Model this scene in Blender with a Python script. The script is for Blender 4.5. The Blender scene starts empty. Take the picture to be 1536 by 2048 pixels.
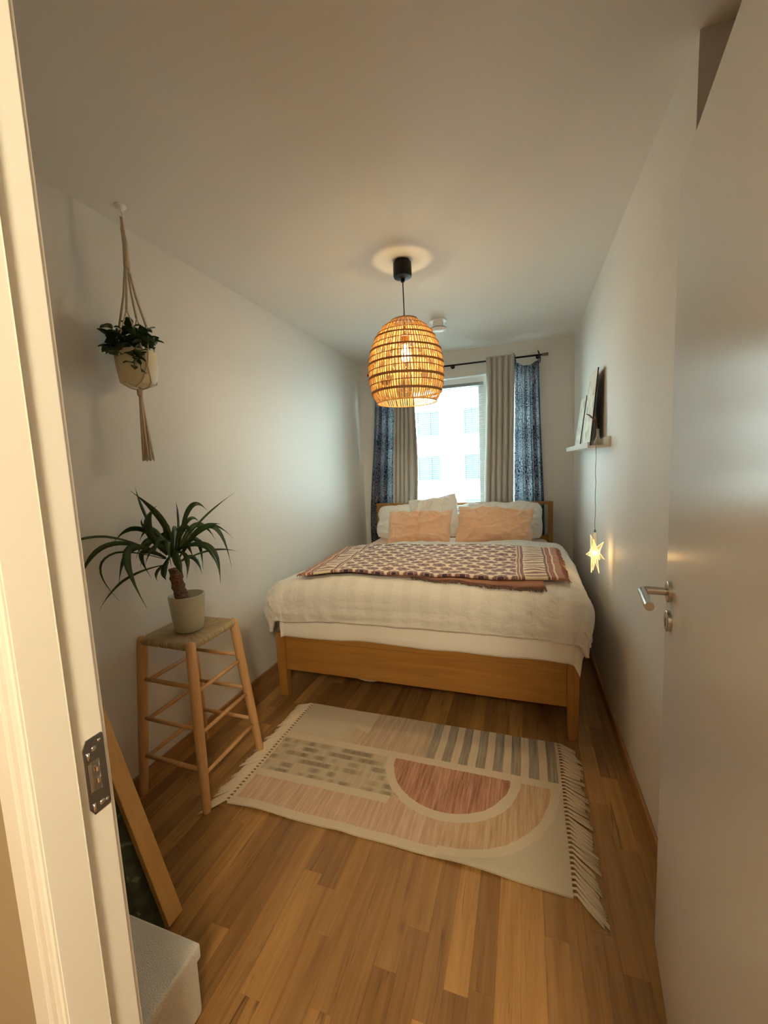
import bpy, math, random
import numpy as np
from mathutils import Vector, Matrix, noise

rnd = random.Random(7)
SC = bpy.context.scene
COL = SC.collection

# ------------------------------------------------------------------ camera
def set_camera():
    yaw, pit, rol = (math.radians(a) for a in (18.951, -6.404, -2.525))
    fwd = Vector((-math.sin(yaw) * math.cos(pit), math.cos(yaw) * math.cos(pit), math.sin(pit)))
    right = Vector((math.cos(yaw), math.sin(yaw), 0))
    up = right.cross(fwd)
    c, s = math.cos(rol), math.sin(rol)
    r2 = c * right + s * up
    u2 = -s * right + c * up
    m = Matrix((r2, u2, -fwd)).transposed().to_4x4()
    m.translation = (0, 0, 1.406)
    cd = bpy.data.cameras.new('camera')
    cd.sensor_fit = 'HORIZONTAL'
    cd.sensor_width = 36
    cd.lens = 36 * 821.14 / 1536
    cd.clip_start = 0.02
    cam = bpy.data.objects.new('camera', cd)
    cam.matrix_world = m
    COL.objects.link(cam)
    SC.camera = cam
set_camera()

# ------------------------------------------------------------------ light and exposure
SKY = 27.0
HALL_W = 122.0
BULB = 410.0
SC.view_settings.view_transform = 'Standard'
SC.view_settings.look = 'None'
SC.view_settings.exposure = 0.0
SC.view_settings.gamma = 1.0
SC.view_settings.use_curve_mapping = False
SC.cycles.use_denoising = True
SC.cycles.max_bounces = 14
SC.cycles.diffuse_bounces = 7
SC.cycles.glossy_bounces = 4
SC.cycles.transparent_max_bounces = 24
SC.cycles.sample_clamp_indirect = 6.0
SC.cycles.caustics_reflective = False
SC.cycles.caustics_refractive = False

w = bpy.data.worlds.new('overcast_sky')
SC.world = w
w.use_nodes = True
bg = w.node_tree.nodes['Background']
bg.inputs[0].default_value = (0.75, 0.96, 0.99, 1)
bg.inputs[1].default_value = SKY

sd = bpy.data.lights.new('hazy_sun', 'SUN')
sd.energy = 18.0
sd.angle = math.radians(6)
sd.color = (1.0, 0.97, 0.92)
so = bpy.data.objects.new('hazy_sun', sd)
so.rotation_euler = (math.radians(48), 0, math.radians(-18))
so.location = (0, -4, 8)
COL.objects.link(so)

pd = bpy.data.lights.new('window_portal', 'AREA')
pd.shape = 'RECTANGLE'
pd.size = 1.5
pd.size_y = 1.45
pd.cycles.is_portal = True
po = bpy.data.objects.new('window_portal', pd)
po.location = (-0.665, 4.50, 1.55)
po.rotation_euler = (math.radians(-90), 0, 0)
COL.objects.link(po)

# ------------------------------------------------------------------ constants
XL, XR, YB, YF, ZC = -1.665, 0.441, 4.22, 0.40, 2.5
YN, XN = 1.42, 1.02          # niche behind the door
HY = 0.312                   # hall face of the front wall
WX0, WX1, WZ0, WZ1 = -1.40, 0.07, 0.86, 2.25

# ------------------------------------------------------------------ mesh helpers
def worg(o):
    v = Vector((0, 0, 0))
    while o is not None:
        v += Vector(o.location)
        o = o.parent
    return v

class MB:
    def __init__(s):
        s.v, s.f, s.uv = [], [], {}
    def add(s, vs, fs):
        n = len(s.v)
        s.v += [tuple(p) for p in vs]
        s.f += [tuple(i + n for i in f) for f in fs]
        return s
    def box(s, x0, x1, y0, y1, z0, z1, T=None):
        vs = [Vector((x, y, z)) for z in (z0, z1) for y in (y0, y1) for x in (x0, x1)]
        if T is not None: vs = [T @ p for p in vs]
        return s.add(vs, [(0, 2, 3, 1), (4, 5, 7, 6), (0, 1, 5, 4), (2, 6, 7, 3), (0, 4, 6, 2), (1, 3, 7, 5)])
    def tube(s, pts, r, n=8, cap=True, flat=1.0, closed=False):
        pts = [Vector(p) for p in pts]
        m = len(pts)
        rs = r if isinstance(r, (list, tuple)) else [r] * m
        tan = []
        for i in range(m):
            if closed: a, b = pts[i - 1], pts[(i + 1) % m]
            else: a, b = pts[max(i - 1, 0)], pts[min(i + 1, m - 1)]
            t = b - a
            tan.append(t.normalized() if t.length > 1e-9 else Vector((0, 0, 1)))
        ref = Vector((0, 0, 1)) if abs(tan[0].z) < .9 else Vector((1, 0, 0))
        nn = (ref - tan[0] * ref.dot(tan[0])).normalized()
        vs = []
        for i in range(m):
            nn = (nn - tan[i] * nn.dot(tan[i]))
            nn = nn.normalized() if nn.length > 1e-6 else tan[i].orthogonal().normalized()
            bb = tan[i].cross(nn)
            for k in range(n):
                a = 2 * math.pi * k / n
                vs.append(pts[i] + nn * (math.cos(a) * rs[i]) + bb * (math.sin(a) * rs[i] * flat))
        fs = []
        for i in range(m if closed else m - 1):
            j = (i + 1) % m
            for k in range(n):
                k2 = (k + 1) % n
                fs.append((i * n + k, i * n + k2, j * n + k2, j * n + k))
        if cap and not closed:
            fs.append(tuple(range(n - 1, -1, -1)))
            fs.append(tuple((m - 1) * n + k for k in range(n)))
        return s.add(vs, fs)
    def lathe(s, prof, n=32, c=(0, 0, 0), T=None, closed=False):
        vs, fs = [], []
        for (r, z) in prof:
            for k in range(n):
                a = 2 * math.pi * k / n
                p = Vector((r * math.cos(a), r * math.sin(a), z))
                p = T @ p if T is not None else p
                vs.append(p + Vector(c))
        m = len(prof)
        for i in range(m if closed else m - 1):
            j = (i + 1) % m
            for k in range(n):
                k2 = (k + 1) % n
                fs.append((i * n + k, i * n + k2, j * n + k2, j * n + k))
        if not closed:
            if prof[0][0] > 1e-6: fs.append(tuple(range(n - 1, -1, -1)))
            if prof[-1][0] > 1e-6: fs.append(tuple((m - 1) * n + k for k in range(n)))
        return s.add(vs, fs)
    def prism(s, poly, z0, z1, T=None):
        n = len(poly)
        vs = [Vector((x, y, z0)) for x, y in poly] + [Vector((x, y, z1)) for x, y in poly]
        if T is not None: vs = [T @ p for p in vs]
        fs = [tuple(range(n - 1, -1, -1)), tuple(range(n, 2 * n))]
        fs += [(i, (i + 1) % n, n + (i + 1) % n, n + i) for i in range(n)]
        return s.add(vs, fs)
    def grid(s, P, UV=None, wrap_u=False):
        nu, nv = len(P), len(P[0])
        o = len(s.v)
        s.v += [tuple(P[i][j]) for i in range(nu) for j in range(nv)]
        for i in range(nu if wrap_u else nu - 1):
            i2 = (i + 1) % nu
            for j in range(nv - 1):
                s.f.append((o + i * nv + j, o + i2 * nv + j, o + i2 * nv + j + 1, o + i * nv + j + 1))
        if UV is not None:
            for i in range(nu):
                for j in range(nv): s.uv[o + i * nv + j] = UV[i][j]
        return s
    def mesh(s, name, mat, off=(0, 0, 0), smooth=False):
        me = bpy.data.meshes.new(name)
        off = Vector(off)
        me.from_pydata([tuple(Vector(p) - off) for p in s.v], [], s.f)
        if s.uv:
            ul = me.uv_layers.new(name='UVMap')
            for lp in me.loops: ul.data[lp.index].uv = s.uv.get(lp.vertex_index, (0, 0))
        if mat is not None: me.materials.append(mat)
        if smooth:
            for p in me.polygons: p.use_smooth = True
        me.validate()
        me.update()
        return me
    def build(s, name, mat, parent=None, smooth=False, bevel=0, seg=2, solid=0, auto=False, loc=None):
        off = worg(parent) if parent is not None else (Vector(loc) if loc is not None else Vector((0, 0, 0)))
        me = s.mesh(name, mat, off, smooth or auto)
        o = bpy.data.objects.new(name, me)
        COL.objects.link(o)
        if parent is not None: o.parent = parent
        elif loc is not None: o.location = loc
        if solid:
            md = o.modifiers.new('thickness', 'SOLIDIFY'); md.thickness = solid; md.offset = 0
        if bevel:
            md = o.modifiers.new('bevel', 'BEVEL'); md.width = bevel; md.segments = seg; md.limit_method = 'ANGLE'
            md.angle_limit = math.radians(40)
        if auto:
            try: me.set_sharp_from_angle(angle=math.radians(38))
            except Exception: pass
        return o

def tag(o, label, cat, group=None, kind=None):
    o['label'] = label
    o['category'] = cat
    if group: o['group'] = group
    if kind: o['kind'] = kind
    return o

def thing(name, label, cat, loc, group=None, kind=None):
    o = bpy.data.objects.new(name, None)
    o.empty_display_size = .05
    o.location = loc
    COL.objects.link(o)
    return tag(o, label, cat, group, kind)

def inst(name, me, parent, M):
    o = bpy.data.objects.new(name, me)
    COL.objects.link(o)
    o.parent = parent
    M = M.copy()
    M.translation = M.translation - worg(parent)
    o.matrix_local = M
    return o

def fbm(x, y, z=0.0, o=3):
    v, a, f = 0.0, 1.0, 1.0
    for _ in range(o):
        v += a * noise.noise(Vector((x * f, y * f, z * f + 3.1 * f)))
        a *= .5; f *= 2.03
    return v

def smst(a, b, x):
    t = min(1, max(0, (x - a) / (b - a)))
    return t * t * (3 - 2 * t)

# ------------------------------------------------------------------ node helpers
class S:
    """a shader socket with arithmetic"""
    def __init__(s, g, k): s.g, s.k = g, k
    def _b(s, op, o, rev=False):
        return s.g.m(op, o, s) if rev else s.g.m(op, s, o)
    def __add__(s, o): return s._b('ADD', o)
    def __radd__(s, o): return s._b('ADD', o)
    def __sub__(s, o): return s._b('SUBTRACT', o)
    def __rsub__(s, o): return s._b('SUBTRACT', o, True)
    def __mul__(s, o): return s._b('MULTIPLY', o)
    def __rmul__(s, o): return s._b('MULTIPLY', o)
    def __truediv__(s, o): return s._b('DIVIDE', o)
    def lt(s, o): return s._b('LESS_THAN', o)
    def gt(s, o): return s._b('GREATER_THAN', o)
    def mn(s, o): return s._b('MINIMUM', o)
    def mx(s, o): return s._b('MAXIMUM', o)
    def fract(s): return s.g.m('FRACT', s)
    def floor(s): return s.g.m('FLOOR', s)
    def abs(s): return s.g.m('ABSOLUTE', s)
    def sin(s): return s.g.m('SINE', s)
    def sqrt(s): return s.g.m('SQRT', s)
    def inv(s): return 1.0 - s

class G:
    def __init__(s, name):
        s.mat = bpy.data.materials.new(name)
        s.mat.use_nodes = True
        s.nt = s.mat.node_tree
        s.N = s.nt.nodes
        s.P = s.N['Principled BSDF']
        s.out = s.N['Material Output']
    def link(s, a, b):
        if isinstance(a, S): s.nt.links.new(a.k, b)
        else: b.default_value = a
    def m(s, op, a, b=None):
        n = s.N.new('ShaderNodeMath'); n.operation = op
        s.link(a, n.inputs[0])
        if b is not None: s.link(b, n.inputs[1])
        return S(s, n.outputs[0])
    def coord(s, which='Object'):
        n = s.N.new('ShaderNodeTexCoord'); return S(s, n.outputs[which])
    def pos(s):
        n = s.N.new('ShaderNodeNewGeometry'); return S(s, n.outputs['Position'])
    def rand(s):
        n = s.N.new('ShaderNodeObjectInfo'); return S(s, n.outputs['Random'])
    def sep(s, v):
        n = s.N.new('ShaderNodeSeparateXYZ'); s.link(v, n.inputs[0])
        return [S(s, n.outputs[i]) for i in range(3)]
    def comb(s, x, y, z=0.0):
        n = s.N.new('ShaderNodeCombineXYZ')
        for i, q in enumerate((x, y, z)): s.link(q, n.inputs[i])
        return S(s, n.outputs[0])
    def mapv(s, v, scale=(1, 1, 1), loc=None):
        n = s.N.new('ShaderNodeMapping'); s.link(v, n.inputs[0]); n.inputs['Scale'].default_value = scale
        if loc is not None: s.link(loc, n.inputs['Location'])
        return S(s, n.outputs[0])
    def noise(s, v, scale=5, detail=3, rough=.5, dist=0):
        n = s.N.new('ShaderNodeTexNoise'); s.link(v, n.inputs['Vector'])
        n.inputs['Scale'].default_value = scale; n.inputs['Detail'].default_value = detail
        n.inputs['Roughness'].default_value = rough; n.inputs['Distortion'].default_value = dist
        return S(s, n.outputs['Fac'])
    def vor(s, v, scale=5, feature='F1', out='Distance', rand=1.0):
        n = s.N.new('ShaderNodeTexVoronoi'); n.feature = feature; s.link(v, n.inputs['Vector'])
        n.inputs['Scale'].default_value = scale; n.inputs['Randomness'].default_value = rand
        return S(s, n.outputs[out])
    def wave(s, v, scale=5, dist=0, detail=2, dscale=1, dir='X', prof='SIN', kind='BANDS'):
        n = s.N.new('ShaderNodeTexWave'); s.link(v, n.inputs['Vector']); n.wave_type = kind
        if kind == 'BANDS': n.bands_direction = dir
        n.wave_profile = prof
        n.inputs['Scale'].default_value = scale; n.inputs['Distortion'].default_value = dist
        n.inputs['Detail'].default_value = detail; n.inputs['Detail Scale'].default_value = dscale
        return S(s, n.outputs['Fac'])
    def ramp(s, f, stops, interp='LINEAR'):
        n = s.N.new('ShaderNodeValToRGB'); s.link(f, n.inputs[0])
        cr = n.color_ramp; cr.interpolation = interp
        while len(cr.elements) < len(stops): cr.elements.new(.5)
        for e, (p, c) in zip(cr.elements, stops):
            e.position = p; e.color = (*c, 1) if len(c) == 3 else c
        return S(s, n.outputs[0])
    def mix(s, f, a, b, mode='MIX'):
        n = s.N.new('ShaderNodeMix'); n.data_type = 'RGBA'; n.blend_type = mode
        s.link(f, n.inputs[0])
        for q, k in ((a, 6), (b, 7)):
            if isinstance(q, S): s.nt.links.new(q.k, n.inputs[k])
            else: n.inputs[k].default_value = (*q, 1)
        return S(s, n.outputs[2])
    def bump(s, h, strength=.3, dist=.01):
        n = s.N.new('ShaderNodeBump'); s.link(h, n.inputs['Height'])
        n.inputs['Strength'].default_value = strength; n.inputs['Distance'].default_value = dist
        s.nt.links.new(n.outputs[0], s.P.inputs['Normal'])
        return s
    def set(s, base=None, rough=None, metal=None, spec=None, sheen=None, **kw):
        P = s.P.inputs
        if base is not None:
            if isinstance(base, S): s.nt.links.new(base.k, P['Base Color'])
            else: P['Base Color'].default_value = (*base, 1)
        if rough is not None: s.link(rough, P['Roughness'])
        if metal is not None: P['Metallic'].default_value = metal
        if spec is not None: P['Specular IOR Level'].default_value = spec
        if sheen is not None:
            P['Sheen Weight'].default_value = sheen; P['Sheen Roughness'].default_value = .6
        for k, v in kw.items(): P[k.replace('_', ' ')].default_value = v
        return s
    def translucent(s, col, fac):
        t = s.N.new('ShaderNodeBsdfTranslucent')
        if isinstance(col, S): s.nt.links.new(col.k, t.inputs[0])
        else: t.inputs[0].default_value = (*col, 1)
        mx = s.N.new('ShaderNodeMixShader'); s.link(fac, mx.inputs[0])
        s.nt.links.new(s.P.outputs[0], mx.inputs[1]); s.nt.links.new(t.outputs[0], mx.inputs[2])
        s.nt.links.new(mx.outputs[0], s.out.inputs[0])
        return s

def simple(name, col, rough=.5, metal=0, spec=.5, **kw):
    return G(name).set(col, rough, metal, spec, **kw).mat

M = {}
def make_materials():
    def paint(name, col, rough, bump=.05, sc=260):
        g = G(name)
        n = g.noise(g.pos(), sc, 2)
        big = g.noise(g.pos(), 1.3, 2)
        c = g.mix(big, tuple(x * .97 for x in col), tuple(min(1, x * 1.02) for x in col))
        g.set(c, rough, spec=.35).bump(n, bump, .002)
        return g.mat
    M['wall'] = paint('matte_white_wall_paint', (.73, .725, .705), .55)
    M['ceil'] = paint('matte_white_ceiling_paint', (.79, .79, .77), .7, .09, 180)
    M['hallwall'] = paint('hall_wall_paint', (.33, .26, .17), .6)
    M['gloss'] = paint('satin_white_woodwork', (.80, .79, .75), .28, .02, 500)
    M['doorp'] = paint('semi_gloss_door_paint', (.74, .73, .70), .24, .05, 320)
    M['seal'] = simple('grey_rubber_seal', (.60, .63, .57), .6)
    M['steel'] = simple('brushed_steel', (.52, .49, .45), .27, 1.0)
    M['plate'] = simple('galvanised_plate', (.32, .32, .32), .30, 1.0)
    M['screw'] = simple('bright_screw', (.75, .74, .7), .2, 1.0)
    M['black'] = simple('black_plastic', (.006, .006, .006), .55, 0, .25)
    M['dark'] = simple('dark_hole', (.008, .008, .008), .8)
    M['whitepl'] = simple('white_plastic', (.82, .83, .83), .35)
    M['rod'] = simple('black_metal_rod', (.015, .013, .012), .35, .6)
    M['soil'] = G('potting_soil')
    g = M['soil']; n = g.noise(g.pos(), 140, 3)
    g.set(g.ramp(n, [(.3, (.015, .010, .007)), (.7, (.05, .035, .022))]), .95).bump(n, .8, .01); M['soil'] = g.mat

    def wood(name, dark, light, grain=(40, 3, 40), rough=.42, rnd_off=False, spread=.0, axis=1, knots=False):
        g = G(name)
        co = g.coord('Object')
        if rnd_off:
            r = g.rand()
            off = g.comb(r * 91.0, r * 53.0, r * 17.0)
            co = g.mapv(co, (1, 1, 1), off)
        st = [grain[0]] * 3; st[axis] = grain[1]
        v = g.mapv(co, tuple(st))
        n1 = g.noise(v, 1.0, 4, .6, 1.2)
        v2 = g.mapv(co, tuple(x * 6 for x in st))
        n2 = g.noise(v2, 1.0, 2, .6)
        f = n1 * .75 + n2 * .25
        c = g.ramp(f, [(.28, dark), (.72, light)])
        if rnd_off:
            c = g.mix(1.0, c, g.ramp(r, [(0, (.64, .58, .52)), (.25, (.84, .80, .76)), (.65, (1, .97, .93)), (1, (1.32, 1.31, 1.26))]), 'MULTIPLY')
            if knots:
                streak = g.noise(g.mapv(co, (28, 1.6, 1)), 1.0, 3, .6, 2.0)
                c = g.mix((streak - .60).mx(0.0) * 6.0, c, (.085, .036, .014))
        g.set(c, rough, spec=.4).bump(n2, .05, .002)
        return g.mat
    M['plank'] = wood('oak_parquet', (.195, .094, .028), (.365, .200, .066), (26, 1.5), .36, True, knots=True)
    M['base'] = wood('oak_skirting', (.26, .13, .05), (.40, .21, .085), (40, 2), .4)
    M['bedx'] = wood('oak_bed_crosswise', (.245, .108, .020), (.365, .172, .038), (22, 1.6), .40, axis=0)
    M['bedy'] = wood('oak_bed_lengthwise', (.245, .108, .020), (.365, .172, .038), (22, 1.6), .40, axis=1)
    M['bedz'] = wood('oak_bed_upright', (.245, .108, .022), (.355, .168, .038), (26, 1.8), .40, axis=2)
    M['stool'] = wood('pale_turned_wood', (.46, .25, .105), (.60, .36, .165), (30, 2.5), .45, axis=2)
    M['frame'] = wood('honey_pine', (.52, .29, .10), (.62, .37, .14), (18, 1.2), .45, axis=2)
    M['slab'] = simple('dark_subfloor', (.05, .03, .015), .8)
    M['finial'] = wood('brown_finial_wood', (.10, .05, .02), (.16, .085, .035), (60, 4), .4, axis=0)

    # rush seat
    g = G('woven_rush'); co = g.coord('UV')
    u, v, _ = g.sep(co)
    a = g.noise(g.mapv(co, (330, 14, 1)), 1.0, 3, .6)
    g.set(g.ramp(a, [(.3, (.16, .10, .05)), (.5, (.42, .30, .16)), (.75, (.60, .46, .26))]), .75).bump(a, .8, .006)
    M['rush'] = g.mat
    # ceramics
    g = G('grey_green_glazed_pot'); n = g.noise(g.pos(), 30, 3)
    g.set(g.mix(n, (.40, .38, .29), (.45, .43, .34)), .42); M['pot'] = g.mat
    g = G('cream_glazed_pot'); n = g.noise(g.pos(), 18, 3)
    g.set(g.mix(n, (.66, .60, .42), (.72, .67, .50)), .45); M['creampot'] = g.mat
    # plants
    def leafm(name, c1, c2, rough=.35):
        g = G(name); n = g.noise(g.coord('Object'), 14, 2)
        r = g.rand()
        c = g.mix(n, c1, c2)
        c = g.mix(1.0, c, g.ramp(r, [(0, (.7, .75, .7)), (1, (1.25, 1.2, 1.1))]), 'MULTIPLY')
        g.set(c, rough, spec=.45).translucent((c1[0] * 2, c1[1] * 2.4, c1[2] * 1.2), .12)
        return g.mat
    M['yucca'] = leafm('dark_yucca_leaf', (.018, .045, .016), (.034, .075, .026))
    M['jade'] = leafm('dark_round_leaf', (.018, .045, .014), (.040, .080, .024))
    M['stem'] = simple('brown_stem', (.07, .06, .025), .7)
    g = G('scarred_trunk'); co = g.coord('Object')
    w_ = g.wave(co, 22, 9, 3, 2.5, 'Z'); n = g.noise(co, 60, 3)
    f = w_ * .3 + n * .7
    g.set(g.ramp(f, [(.25, (.05, .030, .018)), (.8, (.20, .115, .070))]), .85).bump(f, .7, .01); M['trunk'] = g.mat
    g = G('cotton_cord'); n = g.noise(g.pos(), 300, 2)
    g.set(g.mix(n, (.52, .44, .33), (.66, .58, .45)), .9, sheen=.2).bump(n, .5, .003); M['cord'] = g.mat
    # textiles
    def cloth(name, c1, c2, sc=900, bump=.25, wr=0, trans=0, stripes=None, co='UV'):
        g = G(name); uv = g.coord(co)
        n = g.noise(uv, sc, 1)
        c = g.mix(n, c1, c2)
        if stripes:
            u, v, _ = g.sep(uv)
            s_ = ((u * (6.2832 / stripes)).sin() * 2.2 + .4).mx(0.0).mn(1.0)
            s_ = s_ * g.noise(g.mapv(uv, (3, 60, 1)), 1.0, 3, .7)
            c = g.mix(s_ * .42, c, tuple(x * .80 for x in c1))
        h = n * .25
        if wr:
            wv = g.noise(g.mapv(uv, (12, 17, 1)), 1.0, 5, .62, 1.0)
            h = h + wv * wr
        g.set(c, .9, spec=.15, sheen=.25).bump(h, bump, .012)
        if trans: g.translucent(c1, trans)
        return g.mat
    M['duvet'] = cloth('crinkled_white_cotton', (.84, .81, .76), (.88, .86, .81), 700, .60, 1.9, 0, .105)
    M['under'] = cloth('smooth_white_fleece', (.85, .81, .75), (.88, .85, .79), 500, .3, .5)
    M['white'] = cloth('white_pillow_cotton', (.87, .86, .83), (.90, .89, .86), 700, .5, 1.6)
    M['peachsheet'] = cloth('peach_fitted_sheet', (.80, .55, .43), (.84, .60, .48), 700, .4, .9, co='Object')
    M['peach'] = cloth('peach_linen', (.86, .54, .345), (.90, .60, .40), 600, .5, 1.8)
    M['greige'] = cloth('greige_curtain_cloth', (.50, .485, .45), (.55, .535, .50), 600, .3, 0, .05)
    M['boxcloth'] = cloth('grey_white_box_felt', (.52, .50, .46), (.80, .78, .72), 330, .8, co='Object')
    M['canvasback'] = simple('dark_brown_board', (.02, .013, .008), .7)

    # blue block print
    g = G('indigo_block_print'); uv = g.coord('UV')
    u, v, _ = g.sep(uv)
    wv = g.mapv(uv, (1, 1, 1))
    warp = g.noise(uv, 14, 2)
    vv = g.comb(u + warp * .05, v + warp * .06, 0.0)
    d = g.vor(vv, 13, 'F1')
    rings = (d * 32.0).sin() * .5 + .5
    n = g.noise(uv, 44, 3, .6)
    band = ((v * 19.0 + warp * 2.5).sin() * .5 + .5)
    f = (rings * .45 + n * .75 - .12) - band * .16
    mask = g.ramp(f, [(.38, (0, 0, 0)), (.47, (1, 1, 1))])
    col = g.mix(mask, (.020, .026, .052), (.24, .25, .30))
    tcol = g.mix(mask, (.008, .016, .030), (.29, .335, .375))
    g.set(col, .9, spec=.15)
    g.translucent(tcol, .30)
    M['indigo'] = g.mat
    M['indigo_tie'] = simple('indigo_tie_cloth', (.025, .032, .055), .9)

    # block printed throw
    g = G('block_printed_cotton_throw'); uv = g.coord('UV')
    u0, v0, _ = g.sep(uv)
    jn = g.noise(uv, 9, 2)
    jf = g.noise(uv, 70, 2)
    u = u0 + jn * .022 - .011; v = v0 + jn * .016 - .008
    def lattice(pu, pv, ou, ov):
        du = ((u / pu + ou).fract() - .5) * pu
        dv = ((v / pv + ov).fract() - .5) * pv
        return du, dv
    cream = g.mix(g.noise(uv, 22, 2), (.78, .66, .44), (.82, .74, .56))
    col = cream
    for ou, ov in ((0, 0), (.5, .5)):
        du, dv = lattice(.098, .150, ou, ov)
        rr = (du * du * .85 + dv * dv * 1.1).sqrt()
        ang = g.m('ARCTAN2', dv, du)
        pet = (ang * 7.0).sin() * .0035
        R = rr + pet + jf * .010 - .005
        halo = g.ramp(R * 10.0, [(.0, (1, 1, 1)), (.40, (1, 1, 1)), (.44, (0, 0, 0))])
        col = g.mix(halo, col, (.78, .62, .52))
        outer = g.ramp(R * 10.0, [(.0, (0, 0, 0)), (.155, (0, 0, 0)), (.17, (1, 1, 1)), (.36, (1, 1, 1)), (.38, (0, 0, 0))])
        col = g.mix(outer, col, g.mix(jf, (.15, .060, .055), (.36, .205, .175)))
        core = g.ramp(R * 10.0, [(.0, (1, 1, 1)), (.135, (1, 1, 1)), (.15, (0, 0, 0))])
        up = (dv + jf * .01).gt(.004)
        col = g.mix(core, col, (.085, .045, .065))
        col = g.mix(core * up * .6, col, (.05, .025, .05))
    L = 1.50
    e = u0.mn(L - u0)                     # distance from the nearer end
    bord = e.lt(.235)
    bcol = cream
    dv = ((v / .060).fract() - .5) * .060
    du = e - .135
    pais = ((du * du * .14 + dv * dv * 2.2).sqrt() + jf * .008 - .004)
    bcol = g.mix(g.ramp(pais * 10.0, [(0, (1, 1, 1)), (.22, (1, 1, 1)), (.26, (0, 0, 0))]), bcol, g.mix(jf, (.20, .085, .075), (.40, .21, .17)))
    for c0, hw, cc in ((.055, .012, (.34, .12, .085)), (.078, .006, (.22, .09, .085)), (.205, .008, (.24, .10, .095)), (.224, .006, (.36, .17, .13)), (.016, .018, (.42, .19, .125))):
        bcol = g.mix((e - c0).abs().lt(hw), bcol, cc)
    col = g.mix(bord, col, bcol)
    g.set(col, .92, spec=.1, sheen=.15).bump(jf + g.noise(g.mapv(uv, (14, 30, 1)), 1.0, 4, .6) * 1.5, .5, .006)
    M['throw'] = g.mat
    M['terra'] = simple('terracotta_fringe_cotton', (.33, .155, .10), .95)
    M['terra2'] = simple('dark_brown_fringe_cotton', (.14, .07, .05), .95)

    # rug
    g = G('woven_cotton_rug'); uv = g.coord('UV')
    a0, b0, _ = g.sep(uv)
    j = g.noise(uv, 26, 2)
    j2 = g.noise(g.mapv(uv, (160, 10, 1)), 1.0, 3, .65)
    a = a0 + (j - .5) * .016; b = b0 + (j2 - .5) * .014
    st = g.ramp(g.noise(g.mapv(uv, (75, 4, 1)), 1.0, 4, .72), [(.34, (0, 0, 0)), (.66, (1, 1, 1))])        # weft streaks running in depth
    cream_ = (.60, .50, .375)
    col = g.mix(g.noise(uv, 12, 2), (.56, .465, .345), (.60, .50, .38))
    top = b.gt(.485)
    tl = g.mix(g.ramp(a, [(.28, (0, 0, 0)), (.42, (1, 1, 1))]), (.52, .445, .335), g.mix(st, (.36, .255, .175), (.55, .42, .30)))
    tri = (b - .70 + a * .28).gt(0.0)
    tl = g.mix(tri * a.lt(.42), tl, (.54, .45, .33))
    stripe = ((a0 - .75) / .078).fract().lt(.55)
    tr = g.mix(stripe, g.mix(st, (.50, .40, .29), (.60, .49, .36)), g.mix(st, (.17, .145, .115), (.36, .30, .235)))
    col = g.mix(top, col, g.mix(a.gt(.75), tl, tr))
    # dashed block
    row = (b0 - .200) / .041
    rf = row.floor()
    dn = g.noise(g.comb(a0 * 13.0, rf * 3.7, 0.0), 1.0, 1)
    dash = g.ramp(dn, [(.42, (0, 0, 0)), (.60, (1, 1, 1))]) * g.ramp((row.fract() - .5).abs() + (j2 - .5) * .3, [(.26, (1, 1, 1)), (.40, (0, 0, 0))])
    dcol = g.mix(dash * (st * .5 + .5).mn(1.0), g.mix(st, (.42, .34, .24), (.53, .44, .32)), (.175, .135, .085))
    blk = (b - .215).gt(0.0) * b.lt(.445) * a.gt(.012)
    ca, cb = a - .879, (b - .443) * 1.06
    rad = (ca * ca + cb * cb).sqrt()
    below = b.lt(.443)
    col = g.mix(blk * a.lt(.70) * rad.gt(.30), col, dcol)
    # pink band and outer arc
    oa, ob = a - .90, b - .45
    orad = (oa * oa + ob * ob).sqrt()
    pinkc = g.mix(st, (.44, .275, .185), (.60, .44, .32))
    ochre = g.mix(st, (.40, .25, .13), (.58, .42, .27))
    pink = g.mix(g.ramp(a, [(.85, (0, 0, 0)), (1.0, (1, 1, 1))]), pinkc, ochre)
    inband = b.gt(.035) * (b.lt(.175).mx(a.gt(.66)))
    pm = inband * below * rad.gt(.305) * (a.lt(.90).mx(orad.lt(.405)))
    col = g.mix(pm * a.gt(.02), col, pink)
    col = g.mix(below * a.gt(.90) * orad.gt(.44), col, (.50, .43, .325))
    semi = below * rad.lt(.262)
    col = g.mix(semi, col, g.mix(st, (.22, .080, .045), (.56, .31, .205)))
    g.set(col, .95, spec=.08, sheen=.1).bump(st * .6 + g.noise(g.mapv(uv, (90, 700, 1)), 1.0, 1) * .6, .5, .004)
    M['rug'] = g.mat
    M['rugback'] = simple('cream_rug_edge', (.60, .51, .385), .95)
    g = G('cream_fringe_cotton'); n = g.noise(g.pos(), 400, 2)
    g.set(g.mix(n, (.56, .45, .33), (.70, .59, .45)), .95).bump(n, .5, .003); M['fringe'] = g.mat

    # lamp
    g = G('bamboo_strip'); n = g.noise(g.pos(), 60, 2)
    c = g.mix(n, (.52, .33, .13), (.64, .44, .20))
    g.set(c, .55).translucent((.92, .66, .28), .40); M['bamboo'] = g.mat
    g = G('brown_cane_weave'); n = g.noise(g.pos(), 120, 2)
    g.set(g.mix(n, (.20, .10, .03), (.34, .18, .06)), .6).translucent((.42, .20, .06), .25); M['cane'] = g.mat
    g = G('warm_glowing_bulb'); g.set((1, .9, .7), .3)
    g.P.inputs['Emission Color'].default_value = (1.0, .69, .33, 1); g.P.inputs['Emission Strength'].default_value = BULB; M['bulb'] = g.mat
    M['brass'] = simple('copper_socket', (.42, .20, .09), .35, 1.0)
    # star light
    g = G('edge_lit_acrylic')
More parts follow.
